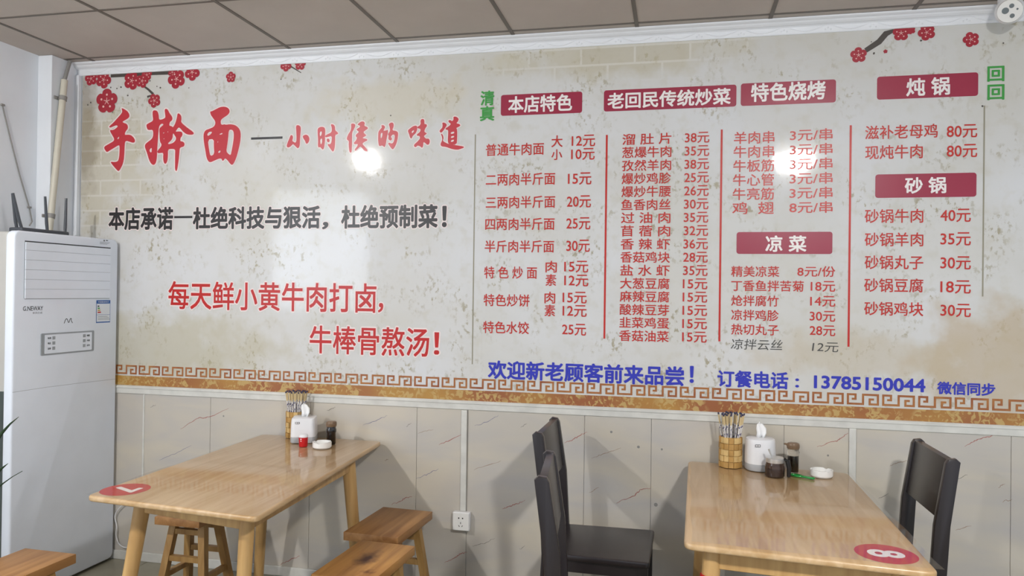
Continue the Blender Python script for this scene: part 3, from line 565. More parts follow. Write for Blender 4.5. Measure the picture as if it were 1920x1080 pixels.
# ------------------------- wainscot: marble panels under a white rail
seams=[-.03,.262,.855,1.448,2.041,2.31,2.9,3.22,3.82,4.098,4.128,4.753,5.35,5.95,6.55]
pan=[]
for a,b in zip(seams,seams[1:]):
    if b-a<.05: continue
    o=G().box((a+.0008,-.006,.05),(b-.0008,0,.93),.0012,1).build('marble_panel',M['marble'],wb); pan.append((a,b,o))
def ribbon(pts,w,y):
    V=[];F=[]; n=len(pts)
    for i,q in enumerate(pts):
        a=Vector(pts[max(i-1,0)]); b=Vector(pts[min(i+1,n-1)]); d=(b-a).normalized(); nn=Vector((-d.y,d.x)); ww=w(i/(n-1))
        V+=[(q[0]+nn.x*ww,q[1]+nn.y*ww),(q[0]-nn.x*ww,q[1]-nn.y*ww)]
    F=[(2*i,2*i+1,2*i+3,2*i+2) for i in range(n-1)]
    return V,F
for c,pts in VEINS:
    P=[tuple(q) for q in pts]; Q=[]
    for a,b in zip(P,P[1:]):
        for k in range(7):
            t=k/7; Q.append((a[0]+(b[0]-a[0])*t+random.uniform(-.003,.003),a[1]+(b[1]-a[1])*t+random.uniform(-.004,.004)))
    Q.append(P[-1]); Q=chaikin(Q,1,False)
    xm=P[len(P)//2][0]; par=[o for a,b,o in pan if a<=xm<=b+.03][0]
    w0=.0018 if c=='r' else .0013
    V,F=ribbon(Q,lambda t:w0*(.25+.75*math.sin(math.pi*min(1,max(0,t*.9+.05)))*(.6+.8*random.random())),0)
    flat_obj('marble_vein',[(V,F,M['v'+c],.0065)],par,lambda x,y,l:(x,-l,y))
g=G(); g.box((-.03,-.012,.928),(X1,0,.972),.003); g.box((-.03,-.016,.958),(X1,0,.97),.002); tr=struct(g.build('trim_3',M['trimw']))
struct(G().box((4.098,-.012,.05),(4.128,-.001,.928),.003).build('trim_4',M['trimw']))
struct(G().box((.434,-.011,.05),(.444,-.001,.928),.002).build('trim_5',M['trimw']))
struct(G().box((-.03,-.014,0),(X1,0,.05),.003).build('baseboard_back',M['trimw']))
# ---------------------------------------------------------------- mural
mu=thing('menu_mural','large glossy printed menu mural with red and blue Chinese lettering on parchment pattern','mural')
for i,(a,b) in enumerate([(0,.985),(.985,2.372),(2.372,3.612),(3.612,5.05)]):
    G().box((a,-.004-.0003*(i%2),.972),(b+(.004 if b<5 else 0),0,2.727)).build('mural_film',M['mural'],mu)
YM=.0050
fn=lambda x,y,l:(x,-(YM+l),y)
def strip(name,x0,x1,z0,z1,m,lift=0): return flat_obj(name,[([(x0,z0),(x1,z0),(x1,z1),(x0,z1)],[(0,1,2,3)],M[m],lift)],mu,fn)
strip('floral_border',0,5.05,.974,1.027,'floral')
# greek key
def keyunit(x):
    S=.1475/355; h=.042; z0=1.040; w=.0046
    top=z0+h; mid=z0+h*.52; P=[(285,mid),(312,mid),(312,top),(235,top),(235,z0),(388,z0),(388,top),(537,top),(537,z0),(455,z0),(455,mid),(487,mid)]
    V=[];F=[]
    P=[(x+(a-225)*S,b) for a,b in P]
    for (a,b),(c,d) in zip(P,P[1:]):
        k=len(V); l=k*.00001; V+=[(min(a,c)-w,min(b,d)-w,l),(max(a,c)+w,min(b,d)-w,l),(max(a,c)+w,max(b,d)+w,l),(min(a,c)-w,max(b,d)+w,l)]; F.append((k,k+1,k+2,k+3))
    return V,F
for i in range(-23,11):
    x=3.498+.1475*i
    if x<.02 or x>4.9: continue
    V,F=keyunit(x); flat_obj('key_motif',[(V,F,M['keyink'],.0002)],mu,fn)
for x0,x1,z0,z1 in BOXES:
    P=rrect(x0,z0,x1,z1,.012); flat_obj('header_panel',[(P,[tuple(range(len(P)))],M['crimson'],.0001)],mu,fn)
heads=[o for o in mu.children if o.name.startswith('header_panel')]
for x,za,zb,c in DIVS:
    if c=='r': strip('divider_line',x-.0045,x+.0045,zb,za,'red')
    else: strip('divider_line',x-.003,x+.003,zb,za,'greyline')
ST={'menu':('red',.012,None,0),'black':('black',.035,'halo',.075),'song':('song',.018,'halo',.06),'white':('white',.026,None,0),'green':('green',.026,None,0),'blue':('inkblue',.03,None,0),'pen':('pen',-.014,None,0),'blackdash':('black',0,None,0)}
for s,x0,x1,zc,h,st in TEXT:
    m,off,hm,hoff=ST[st]
    if st=='blackdash': strip('lettering',x0,x1,zc-.006,zc+.006,'black',.0006); continue
    V,F=glyphs(s,off); a=min(v[0] for v in V); b=max(v[0] for v in V); c=min(v[1] for v in V); d=max(v[1] for v in V)
    sx=(x1-x0)/(b-a); sz=h/(d-c)
    if st=='menu' and len(s)==1 and s!='元': pass
    def tr_(VV): return [(x0+(v[0]-a)*sx+((v[1]-c)*.12*sz if st=='pen' else 0),zc-h/2+(v[1]-c)*sz,(v[2] if len(v)>2 else 0)) for v in VV]
    lay=[]
    if hm:
        V2,F2=glyphs(s,hoff); lay.append((tr_(V2),F2,M[hm],.0002))
    lay.append((tr_(V),F,M[m],.0009))
    par=mu
    if st=='white':
        xm=(x0+x1)/2
        par=[heads[i] for i,bx in enumerate(BOXES) if bx[0]<xm<bx[1] and bx[2]<zc<bx[3]][0]
    flat_obj('lettering',lay,par,fn)
strip('title_dash',DASH[0][0],DASH[1][0],DASH[0][1]-.006,DASH[0][1]+.006,'black',.0006)
for ch in CHARS:
    lay=[]; big=max(v[0] for v in ch[0][0])<1.0
    PP=[[chaikin(q,1) for q in e] for e in ch]
    for li,e in enumerate(PP): V,F=filled(e,.0075 if big else .0055,16); lay.append((V,F,M['halo'],.0002+.0005*li/len(PP)))
    for li,e in enumerate(PP): V,F=filled(e); lay.append((V,F,M['title'],.0013+.00003*li))
    flat_obj('title_character',lay,mu,fn)
ZT=2.726
def clip_top(P):
    out=[]
    for i in range(len(P)):
        a,b=P[i-1],P[i]
        ia,ib=a[1]<=ZT,b[1]<=ZT
        if ia!=ib:
            t=(ZT-a[1])/(b[1]-a[1]); out.append((a[0]+t*(b[0]-a[0]),ZT))
        if ib: out.append(b)
    return out
for bi,(P,w) in enumerate(BRANCH):
    P=[tuple(q) for q in P]
    V,F=ribbon(P,lambda t:w[min(len(w)-1,int(round(t*(len(w)-1))))],0)
    V=[(x,min(z,ZT)) for x,z in V]; flat_obj('branch',[(V,F,M['branch'],.0001+.0001*bi)],mu,fn)
for bi,(cx,cz,r) in enumerate(BLOS):
    ph=random.random()*6; P=[]
    n=40
    for i in range(n):
        a=2*math.pi*i/n; rr=r*(.74+.26*abs(math.sin(2.5*(a)))**.6); P.append((cx+rr*math.cos(a+ph),cz+rr*math.sin(a+ph)))
    li=.0009+.0002*(bi%4)
    P=clip_top(P)
    # fan around centroid to keep the star-shaped outline valid
    c0=(sum(q[0] for q in P)/len(P),sum(q[1] for q in P)/len(P))
    c0=(c0[0],min(c0[1],ZT-.001)); V=[c0]+P; F=[(0,i,i%len(P)+1) for i in range(1,len(P)+1)]
    F=[(0,i,(i%len(P))+1) for i in range(1,len(P)+1)]
    lay=[(V,F,M['blossom'],li)]
    if r>.02:
        Vs=[];Fs=[]
        for k in range(5):
            a=ph+2*math.pi*(k+.5)/5
            for rad,s in ((.52,.095),):
                q=(cx+rad*r*math.cos(a),cz+rad*r*math.sin(a)); D=[(q[0]+s*r*math.cos(t*math.pi/3),q[1]+s*r*math.sin(t*math.pi/3)) for t in range(6)]
                if max(d[1] for d in D)<ZT: b0=len(Vs); Vs+=D; Fs.append(tuple(range(b0,b0+6)))
            d=(math.cos(a),math.sin(a)); e=(-d[1],d[0]); b0=len(Vs)
            D=[(cx+e[0]*.04*r,cz+e[1]*.04*r),(cx-e[0]*.04*r,cz-e[1]*.04*r),(cx+d[0]*.3*r-e[0]*.02*r,cz+d[1]*.3*r-e[1]*.02*r),(cx+d[0]*.3*r+e[0]*.02*r,cz+d[1]*.3*r+e[1]*.02*r)]
            if max(q[1] for q in D)<ZT: Vs+=D; Fs.append((b0,b0+1,b0+2,b0+3))
        if Fs: lay.append((Vs,Fs,M['stamen'],li+.0003))
    flat_obj('blossom',lay,mu,fn)
Vs=[];Fs=[]
for x,z in SPECK:
    b0=len(Vs); r=random.uniform(.003,.006); Vs+=[(x+r*random.uniform(.7,1.2)*math.cos(t*math.pi/3),z+r*random.uniform(.7,1.2)*math.sin(t*math.pi/3)) for t in range(6)]; Fs.append(tuple(range(b0,b0+6)))
stuff(flat_obj('ink_speck',[(Vs,Fs,M['branch'],.0001)],mu,fn))
# ---------------------------------------------------------------- lamps (out of frame, mirrored in the mural)
def lamp(label,x,y,r,power,strength_color,grp='round ceiling lamps behind the viewer'):
    t=thing('ceiling_lamp',label,'lamp',(x,y,H),0)
    G().lathe([(r*1.08,-.0005),(r*1.12,-.012),(r*1.1,-.03),(r,-.036),(r,-.02)],32,cap=False).build('lamp_housing',M['lamp_body'],t,True)
    A=math.pi*r*r
    G().lathe([(r*.995,-.03),(r*.98,-.055),(r*.8,-.075),(r*.45,-.088),(r*.05,-.092)],32).build('diffuser',emis('lamp_diffuser',strength_color,power/(math.pi*A)),t)
    return t
lamp('round white ceiling lamp over the table with the dark chairs',4.353,-3.49,.13,LAMP1,(1,.98,.95,1))
lamp('small round white ceiling lamp nearer the air conditioner',.49,-2.87,.058,LAMP2,(1,.98,.95,1))
# ---------------------------------------------------------------- air conditioner
ac=thing('air_conditioner','tall white floor-standing air conditioner in the corner by the mural','air conditioner',(0,-.04,0))
AX=.268; ya,yb=-.656,.020; zt=1.787
G().box((.05,ya+.004,.0),(AX-.04,yb-.004,zt-.006),.012,3).build('cabinet',M['acside'],ac,True)
G().box((.051,ya+.0025,.001),(AX-.045,ya+.006,1.02),.001,1).build('side_lower_cover',M['acdark'],ac)
g=G(); Ms=Matrix(((0,0,1,0),(1,0,0,0),(0,1,0,0),(0,0,0,1)))
g.hull_prism(rrect(ya,.012,yb,zt,.035,6),AX-.05,AX,r=.01,seg=3,M=Ms); fp=g.build('front_panel',M['ac'],ac,True)
# louvre bank
lo=G(); y0,y1,z0,z1=-.598,-.040,1.458,1.740
lo.hull_prism(rrect(y0,z0,y1,z1,.006,2),AX,AX+.0008,M=Ms); lo=lo.build('louver_recess',M['grey'],ac)
G().box((AX,y0+.001,z1-.005),(AX+.002,y1-.001,z1)).build('louver_gap',M['gap'],ac)
hh=(z1-z0)/6
for k in range(6):
    G().box((AX+.0005,y0+.003,z0+.0028+k*hh),(AX+.006,y1-.003,z0+(k+1)*hh+(.0018 if k<5 else -.006)),.0008,1).build('louver_slat',M['ac'],ac)
fnA=lambda x,y,l:(AX+l,x,y)
def actext(s,x0,x1,z0,z1,m,off=0,par=None,lift=.0006):
    V,F=glyphs(s,off); a=min(v[0] for v in V); b=max(v[0] for v in V); c=min(v[1] for v in V); d=max(v[1] for v in V)
    return flat_obj('lettering',[([(x0+(v[0]-a)*(x1-x0)/(b-a),z0+(v[1]-c)*(z1-z0)/(d-c)) for v in V],F,M[m],lift)],par or ac,fnA)
actext('G.NEWAY',-.601,-.485,1.402,1.424,'inkgrey',.01)
actext('新风空调',-.545,-.490,1.386,1.396,'inkgrey')
P=[(-.353,1.334),(-.345,1.348),(-.338,1.357),(-.332,1.356),(-.329,1.346),(-.324,1.337),(-.318,1.338),(-.314,1.348),(-.309,1.357),(-.303,1.355),(-.304,1.348),(-.312,1.345),(-.309,1.352),(-.303,1.343),(-.300,1.333)]
P=chaikin([(-.353,1.333),(-.345,1.350),(-.338,1.358),(-.331,1.352),(-.327,1.338),(-.321,1.336),(-.317,1.350),(-.311,1.358),(-.305,1.355),(-.308,1.347),(-.303,1.340),(-.298,1.333)],2,False)
V,F=ribbon(P,lambda t:.0018,0); flat_obj('logo',[(V,F,M['black'],.0006)],ac,fnA)
def acrect(name,a,b,c,d,m,l=.0006,par=None): return flat_obj(name,[([(a,c),(b,c),(b,d),(a,d)],[(0,1,2,3)],M[m],l)],par or ac,fnA)
st=acrect('energy_sticker',-.137,-.035,1.327,1.450,'blue',.0005)
acrect('sticker_paper',-.134,-.038,1.333,1.431,'paper',.0009,st)
actext('中国能效标识',-.125,-.047,1.435,1.446,'paper',0,st,.0012)
V=[(-.126,1.425),(-.106,1.425),(-.106,1.421),(-.118,1.417),(-.126,1.417)]
for k,(cc,w) in enumerate((('black',.012),('green',.016),('amber',.020),('redpl',.024))): acrect('grade_bar',-.128,-.128+w,1.414-.011*k,1.421-.011*k,cc,.0012,st)
acrect('print_line',-.134,-.038,1.370,1.3715,'blue',.0012,st)
for k in range(3): acrect('print_line',-.125,-.055+.01*k,1.360-.008*k,1.3618-.008*k,'inkgrey',.0012,st)
wn=flat_obj('warning_mark',[([(-.094,1.772),(-.082,1.772),(-.088,1.783)],[(0,1,2)],M['black'],.0006),([(-.076,1.775),(-.060,1.775),(-.060,1.780),(-.076,1.780)],[(0,1,2,3)],M['inkgrey'],.0006)],ac,fnA)
for k in range(3): acrect('print_line',-.119,-.045-.01*k,1.766-.005*k,1.7674-.005*k,'inkgrey')
# control panel
g=G(); g.hull_prism(rrect(-.497,1.178,-.152,1.288,.006,3),AX,AX+.004,r=.0015,seg=2,M=Ms); cp=g.build('control_panel',M['grey'],ac)
g=G(); g.hull_prism(rrect(-.475,1.186,-.170,1.280,.003,2),AX+.0035,AX+.0052,M=Ms); g.build('display_plate',M['ac'],cp)
for k,(l,r_) in enumerate((('电源','睡眠'),('模式','风速'),('温度','定时'))):
    z=1.262-.026*k
    actext(l,-.458,-.438,z-.004,z+.006,'inkgrey',.02,cp,.0062); actext(r_,-.205,-.185,z-.004,z+.006,'inkgrey',.02,cp,.0062)
    for yy in (-.430,-.232):
        fb=G(); fb.box((AX+.0052,yy,z-.007),(AX+.0060,yy+.018,z+.009),.0003,1); fb.build('button',M['grey'],cp)
V,F=ribbon([(ya+.004,1.018),(-.45,1.0185),(-.25,1.015),(yb-.004,1.008)],lambda t:.0008,0); flat_obj('panel_seam',[(V,F,M['grey'],.0005)],ac,fnA)
# router on the air conditioner
ro=thing('wifi_router','dark grey wireless router with raised antennas lying on the air conditioner','router',(.11,-.385,zt),0)
G().box((-.045,-.150,.004),(.035,.150,.028),.007,3).build('router_body',M['routerb'],ro,True)
for (xx,yy,a,bz) in ((.02,-.135,-.055,.192),(-.02,-.125,-.030,.196),(.02,.020,-.018,.200),(.02,.135,.004,.208)):
    G().tube([(xx,yy,.02),(xx,yy+a*.3,.06),(xx,yy+a,bz)],[.007,.008,.006],8).build('antenna',M['routerb'],ro,True)
for xx in (-.03,.02):
    for yy in (-.13,.13): G().lathe([(.008,0),(.008,.005)],10).build('rubber_foot',M['darkpl'],ro,loc=(xx,yy,0))
# pipe in corner, wall cable, power cord
pp=thing('drain_pipe','cream plastic pipe clamped along the white column beside the mural','pipe')
G().tube([(-.008,-.125,2.67),(-.008,-.207,1.86),(-.008,-.25,1.45)],.017,14).build('pipe_body',M['pipe'],pp,True)
G().tube([(-.012,-.085,2.786),(-.012,-.1,2.74),(-.012,-.122,2.668)],.010,10).build('upper_hose',M['clip'],pp,True)
for y,z in ((-.136,2.565),(-.203,1.905)): G().tube([(-.008,y+.003,z+.012),(-.008,y-.001,z-.012)],.021,14).box((-.029,y-.04,z-.010),(-.022,y-.01,z+.008),.002).build('pipe_clamp',M['clip'],pp,True)
wc=thing('wall_cable','thin grey cable pinned in a slant down the left white wall','cable')
P=[(-.4135,2.47),(-.36,2.30),(-.30,2.12),(-.235,1.95),(-.215,1.875),(-.232,1.85)]
G().tube([(-.1165,a,b) for a,b in P],.0035,6).build('cable_line',M['clip'],wc,True)
for a,b in ((-.4115,2.465),(-.236,1.95)): G().box((-.1195,a-.012,b-.006),(-.110,a+.012,b+.006),.003).build('cable_clip',M['clip'],wc)
cw=thing('power_cord','thin white power cord hanging in a loop under the table end','cable')
P=[(.36,.33),(.33,.312),(.285,.27),(.272,.234),(.29,.19),(.283,.14),(.296,.095),(.33,.07),(.37,.075),(.40,.07)]
G().tube([(a,-.022,b) for a,b in chaikin(P,2,False)],.003,6).build('cord_line',M['whitepl'],cw,True)
G().box((.352,-.022-.008,.325),(.372,-.006,.345),.003).build('cord_clip',M['whitepl'],cw)
# socket and raceway
rw=tag(G().box((2.279,-.018,.42),(2.309,-.0062,.926),.003).build('cable_raceway',M['trimw']),'white vertical cable raceway running down the marble panels to the socket','raceway')
so=thing('wall_socket','white five-hole wall socket on the marble panels below the raceway','socket',(2.291,-.0062,.374))
G().box((-.044,-.034,-.046),(.044,0,.046),.005,3).build('socket_box',M['whitepl'],so,True)
g=G(); Mq=Matrix(((1,0,0,0),(0,0,-1,0),(0,1,0,0),(0,0,0,1)))
g.hull_prism(rrect(-.041,-.043,.041,.043,.004,3),.0335,.0365,r=.001,seg=1,M=Mq); g.build('face_plate',M['cerw'],so)
for k,(a,b,w,h,r) in enumerate(((-.010,.018,.003,.0035,0),(.010,.018,.003,.0035,0),(0,-.006,.0015,.005,0),(-.008,-.021,.0015,.0045,.5),(.008,-.021,.0015,.0045,-.5))):
    c,s=math.cos(r),math.sin(r); P=[(a+c*x-s*y,b+s*x+c*y) for x,y in ((-w,-h),(w,-h),(w,h),(-w,h))]
    flat_obj('socket_hole',[(P,[(0,1,2,3)],M['darkpl'],.0368)],so,lambda x,y,l:(x,-l,y))
# small wall plugs left in the panels
for x,z,r in ((3.03,.855,.004),(3.16,.790,.0045),(3.27,.785,.0035),(3.245,.520,.006),(3.42,.72,.003),(.935,.83,.003),(4.01,.80,.003)):
    par=[o for a,b,o in pan if a<=x<=b][0]; q=G(); q.lathe([(r*1.5,0),(r*1.5,.0006),(r,.0008)],12,M=Matrix.Translation((x,-.0061,z))@Mq); q.lathe([(r*.6,.0008),(r*.6,.0011)],10,M=Matrix.Translation((x,-.0061,z))@Mq); q.build('wall_plug',M['clip'],par)
# cctv
M['lens']=mat('lens_glass_grey','#71797c',.25)
cc=thing('security_camera','white round security camera under the ceiling at the mural top corner','camera',(4.69,-.115,2.790),0)
G().lathe([(.045,0),(.045,-.012),(.03,-.018)],24).build('mount',M['whitepl'],cc,True)
g=G(); g.sphere((0,0,-.05),.056,seg=28,sc=(1,1,1)); g.build('ball_housing',M['whitepl'],cc,True)
d=Vector((-.30,-.80,-.32)).normalized(); q=d.to_track_quat('Z','X').to_matrix().to_4x4(); base=Matrix.Translation(Vector((0,0,-.05)))@q
G().lathe([(.048,.0),(.0475,.052),(.045,.0575)],28,M=base).build('lens_face',M['cerw'],cc,True)
for a,b,r in ((.004,.016,.013),(-.020,-.008,.009),(.020,-.006,.009),(.004,-.026,.004)):
    G().lathe([(r,.057),(r,.0590),(r*.8,.0597)],16,M=base@Matrix.Translation((a,b,0))).build('camera_lens',M['lens'],cc)
# ---------------------------------------------------------------- plant mostly outside the frame
pl=thing('potted_plant','green strap-leaved potted plant reaching in beside the air conditioner','plant',(.30,-1.02,0))
G().lathe([(.09,0),(.12,.02),(.15,.26),(.16,.29),(.145,.29),(.135,.25)],24).build('pot',M['terra'],pl,True)
G().lathe([(.134,.245),(.12,.262)],24).build('soil',M['soil'],pl)
def leaf(p0,p1,p2,w,parent,tw=0):
    V=[];F=[];n=10; p0,p1,p2=map(Vector,(p0,p1,p2))
    for i in range(n+1):
        t=i/n; c=(1-t)**2*p0+2*t*(1-t)*p1+t*t*p2; d=(2*(1-t)*(p1-p0)+2*t*(p2-p1)).normalized(); s=(d.cross(Vector((0,0,1))).normalized()+tw*d.cross(d.cross(Vector((0,0,1)))).normalized()).normalized()
        ww=w*math.sin(math.pi*(.08+.92*t)**.8)+.001; nn=s.cross(d)
        V+=[c-s*ww+nn*ww*.25,c-nn*.0012,c+s*ww+nn*ww*.25,c+nn*.0016]
    for i in range(n):
        a,b=4*i,4*i+4; F+=[(a,a+1,b+1,b),(a+1,a+2,b+2,b+1),(a+2,a+3,b+3,b+2),(a+3,a,b,b+3)]
    me=bpy.data.meshes.new('leaf'); me.from_pydata([tuple(v) for v in V],[],F); me.materials.append(M['leaf']); me.shade_smooth(); return link('leaf',me,parent)
leaf((0,0,.25),(.0,.10,.80),(.01,.325,.905),.013,pl,2.5)
leaf((0,0,.25),(.0,.08,.62),(.02,.262,.70),.02,pl,2.5)
for k in range(9):
    a=2.4+k*.52; r=.20+.06*(k%3); leaf((0,0,.25),(.3*r*math.cos(a),.3*r*math.sin(a),.62+.05*(k%4)),(r*math.cos(a),r*math.sin(a)-.03,.55+.09*(k%3)),.018,pl)
# ---------------------------------------------------------------- tables
def table(name,label,poly,legs,apr,num,numpos,numrot,cover,apron_in=(.07,.09)):
    cx=sum(q[0] for q in poly)/4; cy=sum(q[1] for q in poly)/4
    t=thing(name,label,'table',(cx,cy,0),0,None); L=[(x-cx,y-cy) for x,y in poly]
    G().hull_prism(rpoly(L,.035),  .729,.75,r=.007,seg=3).build('tabletop',M['tabletop'],t,True)
    # aprons
    I=[Vector((q[0]-cx,q[1]-cy)) for q in legs]
    for i in range(4):
        a,b=I[i],I[(i+1)%4]; dd=(b-a).normalized(); nn=Vector((-dd.y,dd.x)); a=a+dd*.018-nn*.018; b=b-dd*.018-nn*.018
        g=G(); g.hull_prism([tuple(a),tuple(b),tuple(b+nn*.02),tuple(a+nn*.02)],.664,.7295,r=.002,seg=1); g.build('apron',M['tleg'],t)
    for (tx,ty,bx,by,rt,rb,cap) in legs:
        g=G(); g.tube([(tx-cx,ty-cy,.7285),(tx-cx+(bx-tx)*.3,ty-cy+(by-ty)*.3,.50),(bx-cx,by-cy,0)],[rt,rt*.92,rb],20)
        lg=g.build('leg',M['tleg'],t,True)
        if cap:
            f0=.155; f1=.3
            g=G(); g.tube([(tx-cx+(bx-tx)*f0,ty-cy+(by-ty)*f0,.640),(tx-cx+(bx-tx)*f1,ty-cy+(by-ty)*f1,.56)],[rt+.0015,rt+.0005],20); g.build('red_wrap',M['redpl'],lg,True)
    # number disc
    nx,ny=numpos[0]-cx,numpos[1]-cy; r=.088
    P=[(nx+r*math.cos(2*math.pi*i/40),ny+r*math.sin(2*math.pi*i/40)) for i in range(40)]
    dk=flat_obj('number_sticker',[(P,[tuple(range(40))],M['redpl'],.7503)],t,lambda x,y,l:(x,y,l))
    V,F=glyphs(num,.03); a=min(v[0] for v in V); b=max(v[0] for v in V); c=min(v[1] for v in V); d=max(v[1] for v in V); s=.105/(d-c)
    ca,sa=math.cos(numrot),math.sin(numrot)
    VV=[((v[0]-(a+b)/2)*s,(v[1]-(c+d)/2)*s,v[2]) for v in V]; VV=[(nx+ca*x-sa*y,ny+sa*x+ca*y,q) for x,y,q in VV]
    flat_obj('lettering',[(VV,F,M['white'],.7505)],dk,lambda x,y,l:(x,y,l))
    # plastic cover: gently wavy sheet
    C=[(x-cx,y-cy) for x,y in cover]; me=bpy.data.meshes.new('plastic_cover'); n=28; V=[];F=[]
    for i in range(n+1):
        for j in range(n+1):
            u,v=i/n,j/n; e=.5*abs(2*u-1)**8+.5*abs(2*v-1)**10
            p=Vector(C[0])*(1-u)*(1-v)+Vector(C[1])*u*(1-v)+Vector(C[2])*u*v+Vector(C[3])*(1-u)*v
            w=.0035*math.sin(v*17+u*3)*abs(2*u-1)**6+.003*math.sin(u*13)*abs(2*v-1)**8
            V.append((p.x+w,p.y+w*.8,.7512+.0012*e*(1+math.sin(9*v+5*u))))
    for i in range(n):
        for j in range(n): a=i*(n+1)+j; F.append((a,a+n+1,a+n+2,a+1))
    me.from_pydata(V,[],F); me.materials.append(M['film']); me.shade_smooth(); link('plastic_cover',me,t)
    return t
table('dining_table','long pale wood dining table with red number 7 disc, beside the air conditioner',
 [(1.205,-1.275),(1.955,-1.355),(1.862,-.03),(1.185,-.03)],
 [(1.345,-1.135,1.265,-1.215,.030,.023,0),(1.842,-1.225,1.85,-1.30,.0275,.022,0),(1.815,-.33,1.86,-.27,.032,.024,0),(1.325,-.24,1.25,-.16,.032,.024,0)],
 0,'7',(1.285,-1.165),math.radians(-90),[(1.198,-1.268),(1.95,-1.35),(1.858,-.034),(1.182,-.034)])
table('dining_table','long pale wood dining table with red number 8 disc, between the dark chairs',
 [(3.362,-1.255),(4.062,-1.328),(4.072,-.112),(3.392,-.06)],
 [(3.452,-1.19,3.40,-1.25,.029,.023,1),(3.98,-1.25,4.03,-1.30,.033,.025,1),(3.98,-.22,4.02,-.17,.033,.025,0),(3.47,-.18,3.43,-.13,.033,.025,0)],
 0,'8',(3.955,-1.195),math.radians(-90),[(3.385,-1.235),(4.082,-1.30),(4.078,-.12),(3.40,-.07)])
# ---------------------------------------------------------------- stools
def stool(label,loc,rz,W,Lh,seatmat,Hs=.45):
    t=thing('wooden_stool',label,'stool',loc,rz,None); w,l=W/2,Lh/2
    G().box((-w,-l,Hs-.038),(w,l,Hs),.003,2).build('seat',seatmat,t,True)
    for sx in (-1,1):
        for sy in (-1,1):
            G().tube([(sx*(w-.045),sy*(l-.095),Hs-.0385),(sx*(w+.005),sy*(l-.035),0)],[.017,.0165],square=True).build('leg',M['sleg'],t)
    f=lambda z:((Hs-.038-z)/(Hs-.038))
    def pos(sx,sy,z): k=f(z); return (sx*((w-.045)+.05*k),sy*((l-.095)+.06*k),z)
    for sy,z in ((-1,.225),(1,.225),(1,.35),(-1,.35)):
        G().tube([pos(-1,sy,z),pos(1,sy,z)],.0125,square=True).build('stretcher',M['sleg'],t)
    for sx in (-1,1): G().tube([pos(sx,-1,.14),pos(sx,1,.14)],.0125,square=True).build('stretcher',M['sleg'],t)
    return t
stool('brown wooden stool between table 7 and the wall socket, nearer the wall',(2.04,-.355,0),math.radians(-3),.262,.41,M['stool'])
stool('orange wooden stool with dark knot stain, in front of the brown stool',(2.135,-.85,0),math.radians(-3),.25,.41,M['stoolk'],.452)
stool('wooden stool standing in front of the air conditioner, cut by the frame edge',(.862,-1.265,0),math.radians(-1),.25,.38,M['stool'])
stool('wooden stool pushed under table 7 on the air conditioner side',(1.045,-.385,0),0,.24,.30,M['stool'],.437)
# ---------------------------------------------------------------- chairs
def chair(label,loc,rz):
    """local frame: faces +x, origin under seat centre"""
    t=thing('dining_chair',label,'chair',loc,rz); W=.40
    g=G(); g.hull_prism(rpoly([(-.212,-.205),(.195,-.22),(.195,.22),(-.212,.205)],.018,3),.425,.45,r=.006,seg=2); g.build('seat',M['chair'],t,True)
    g=G()
    for a,b in (((.165,-.195),(.185,.195)),((-.205,-.19),(-.185,.19))): g.box((a[0],a[1],.375),(b[0],b[1],.4255),.002,1)
    for s in (-1,1): g.box((-.195,s*.185-.01,.375),(.175,s*.185+.01,.4255),.002,1)
    g.build('seat_frame',M['chair'],t)
    for s in (-1,1):
        G().tube([(.17,s*.185,.43),(.172,s*.187,0)],[.019,.016],square=True).build('leg',M['chair'],t)
        # back post: one bent board from floor to top
        prof=[(-.268,0),(-.225,0),(-.190,.42),(-.207,.70),(-.243,.925),(-.252,.94),(-.278,.944),(-.291,.932),(-.260,.70),(-.245,.44)]
        Mp=Matrix(((1,0,0,0),(0,0,-1,s*.192+.014),(0,1,0,0),(0,0,0,1)))
        G().hull_prism(prof,0,.028,r=.004,seg=2,M=Mp).build('back_post',M['chair'],t,True)
    prof=[(-.245,.725),(-.220,.725),(-.251,.938),(-.276,.938)]
    Mp=Matrix(((1,0,0,0),(0,0,-1,.180),(0,1,0,0),(0,0,0,1)))
    G().hull_prism(prof,0,.36,r=.003,seg=2,M=Mp).build('backrest',M['chair'],t,True)
    for s in (-1,1): G().box((-.215,s*.187-.009,.18),(.165,s*.187+.009,.205),.002,1).build('stretcher',M['chair'],t)
    return t
c0=chair('dark brown wooden chair on the socket side of table 8, nearer the wall',(3.045,-.385,0),math.radians(-1))
copy_thing(c0,'dark brown wooden chair seen edge-on, in front of another dark chair',(3.168,-1.09,0),math.radians(6))
copy_thing(c0,'dark brown wooden chair across table 8, standing alone with its open back',(4.040,-.470,0),math.radians(180.5))
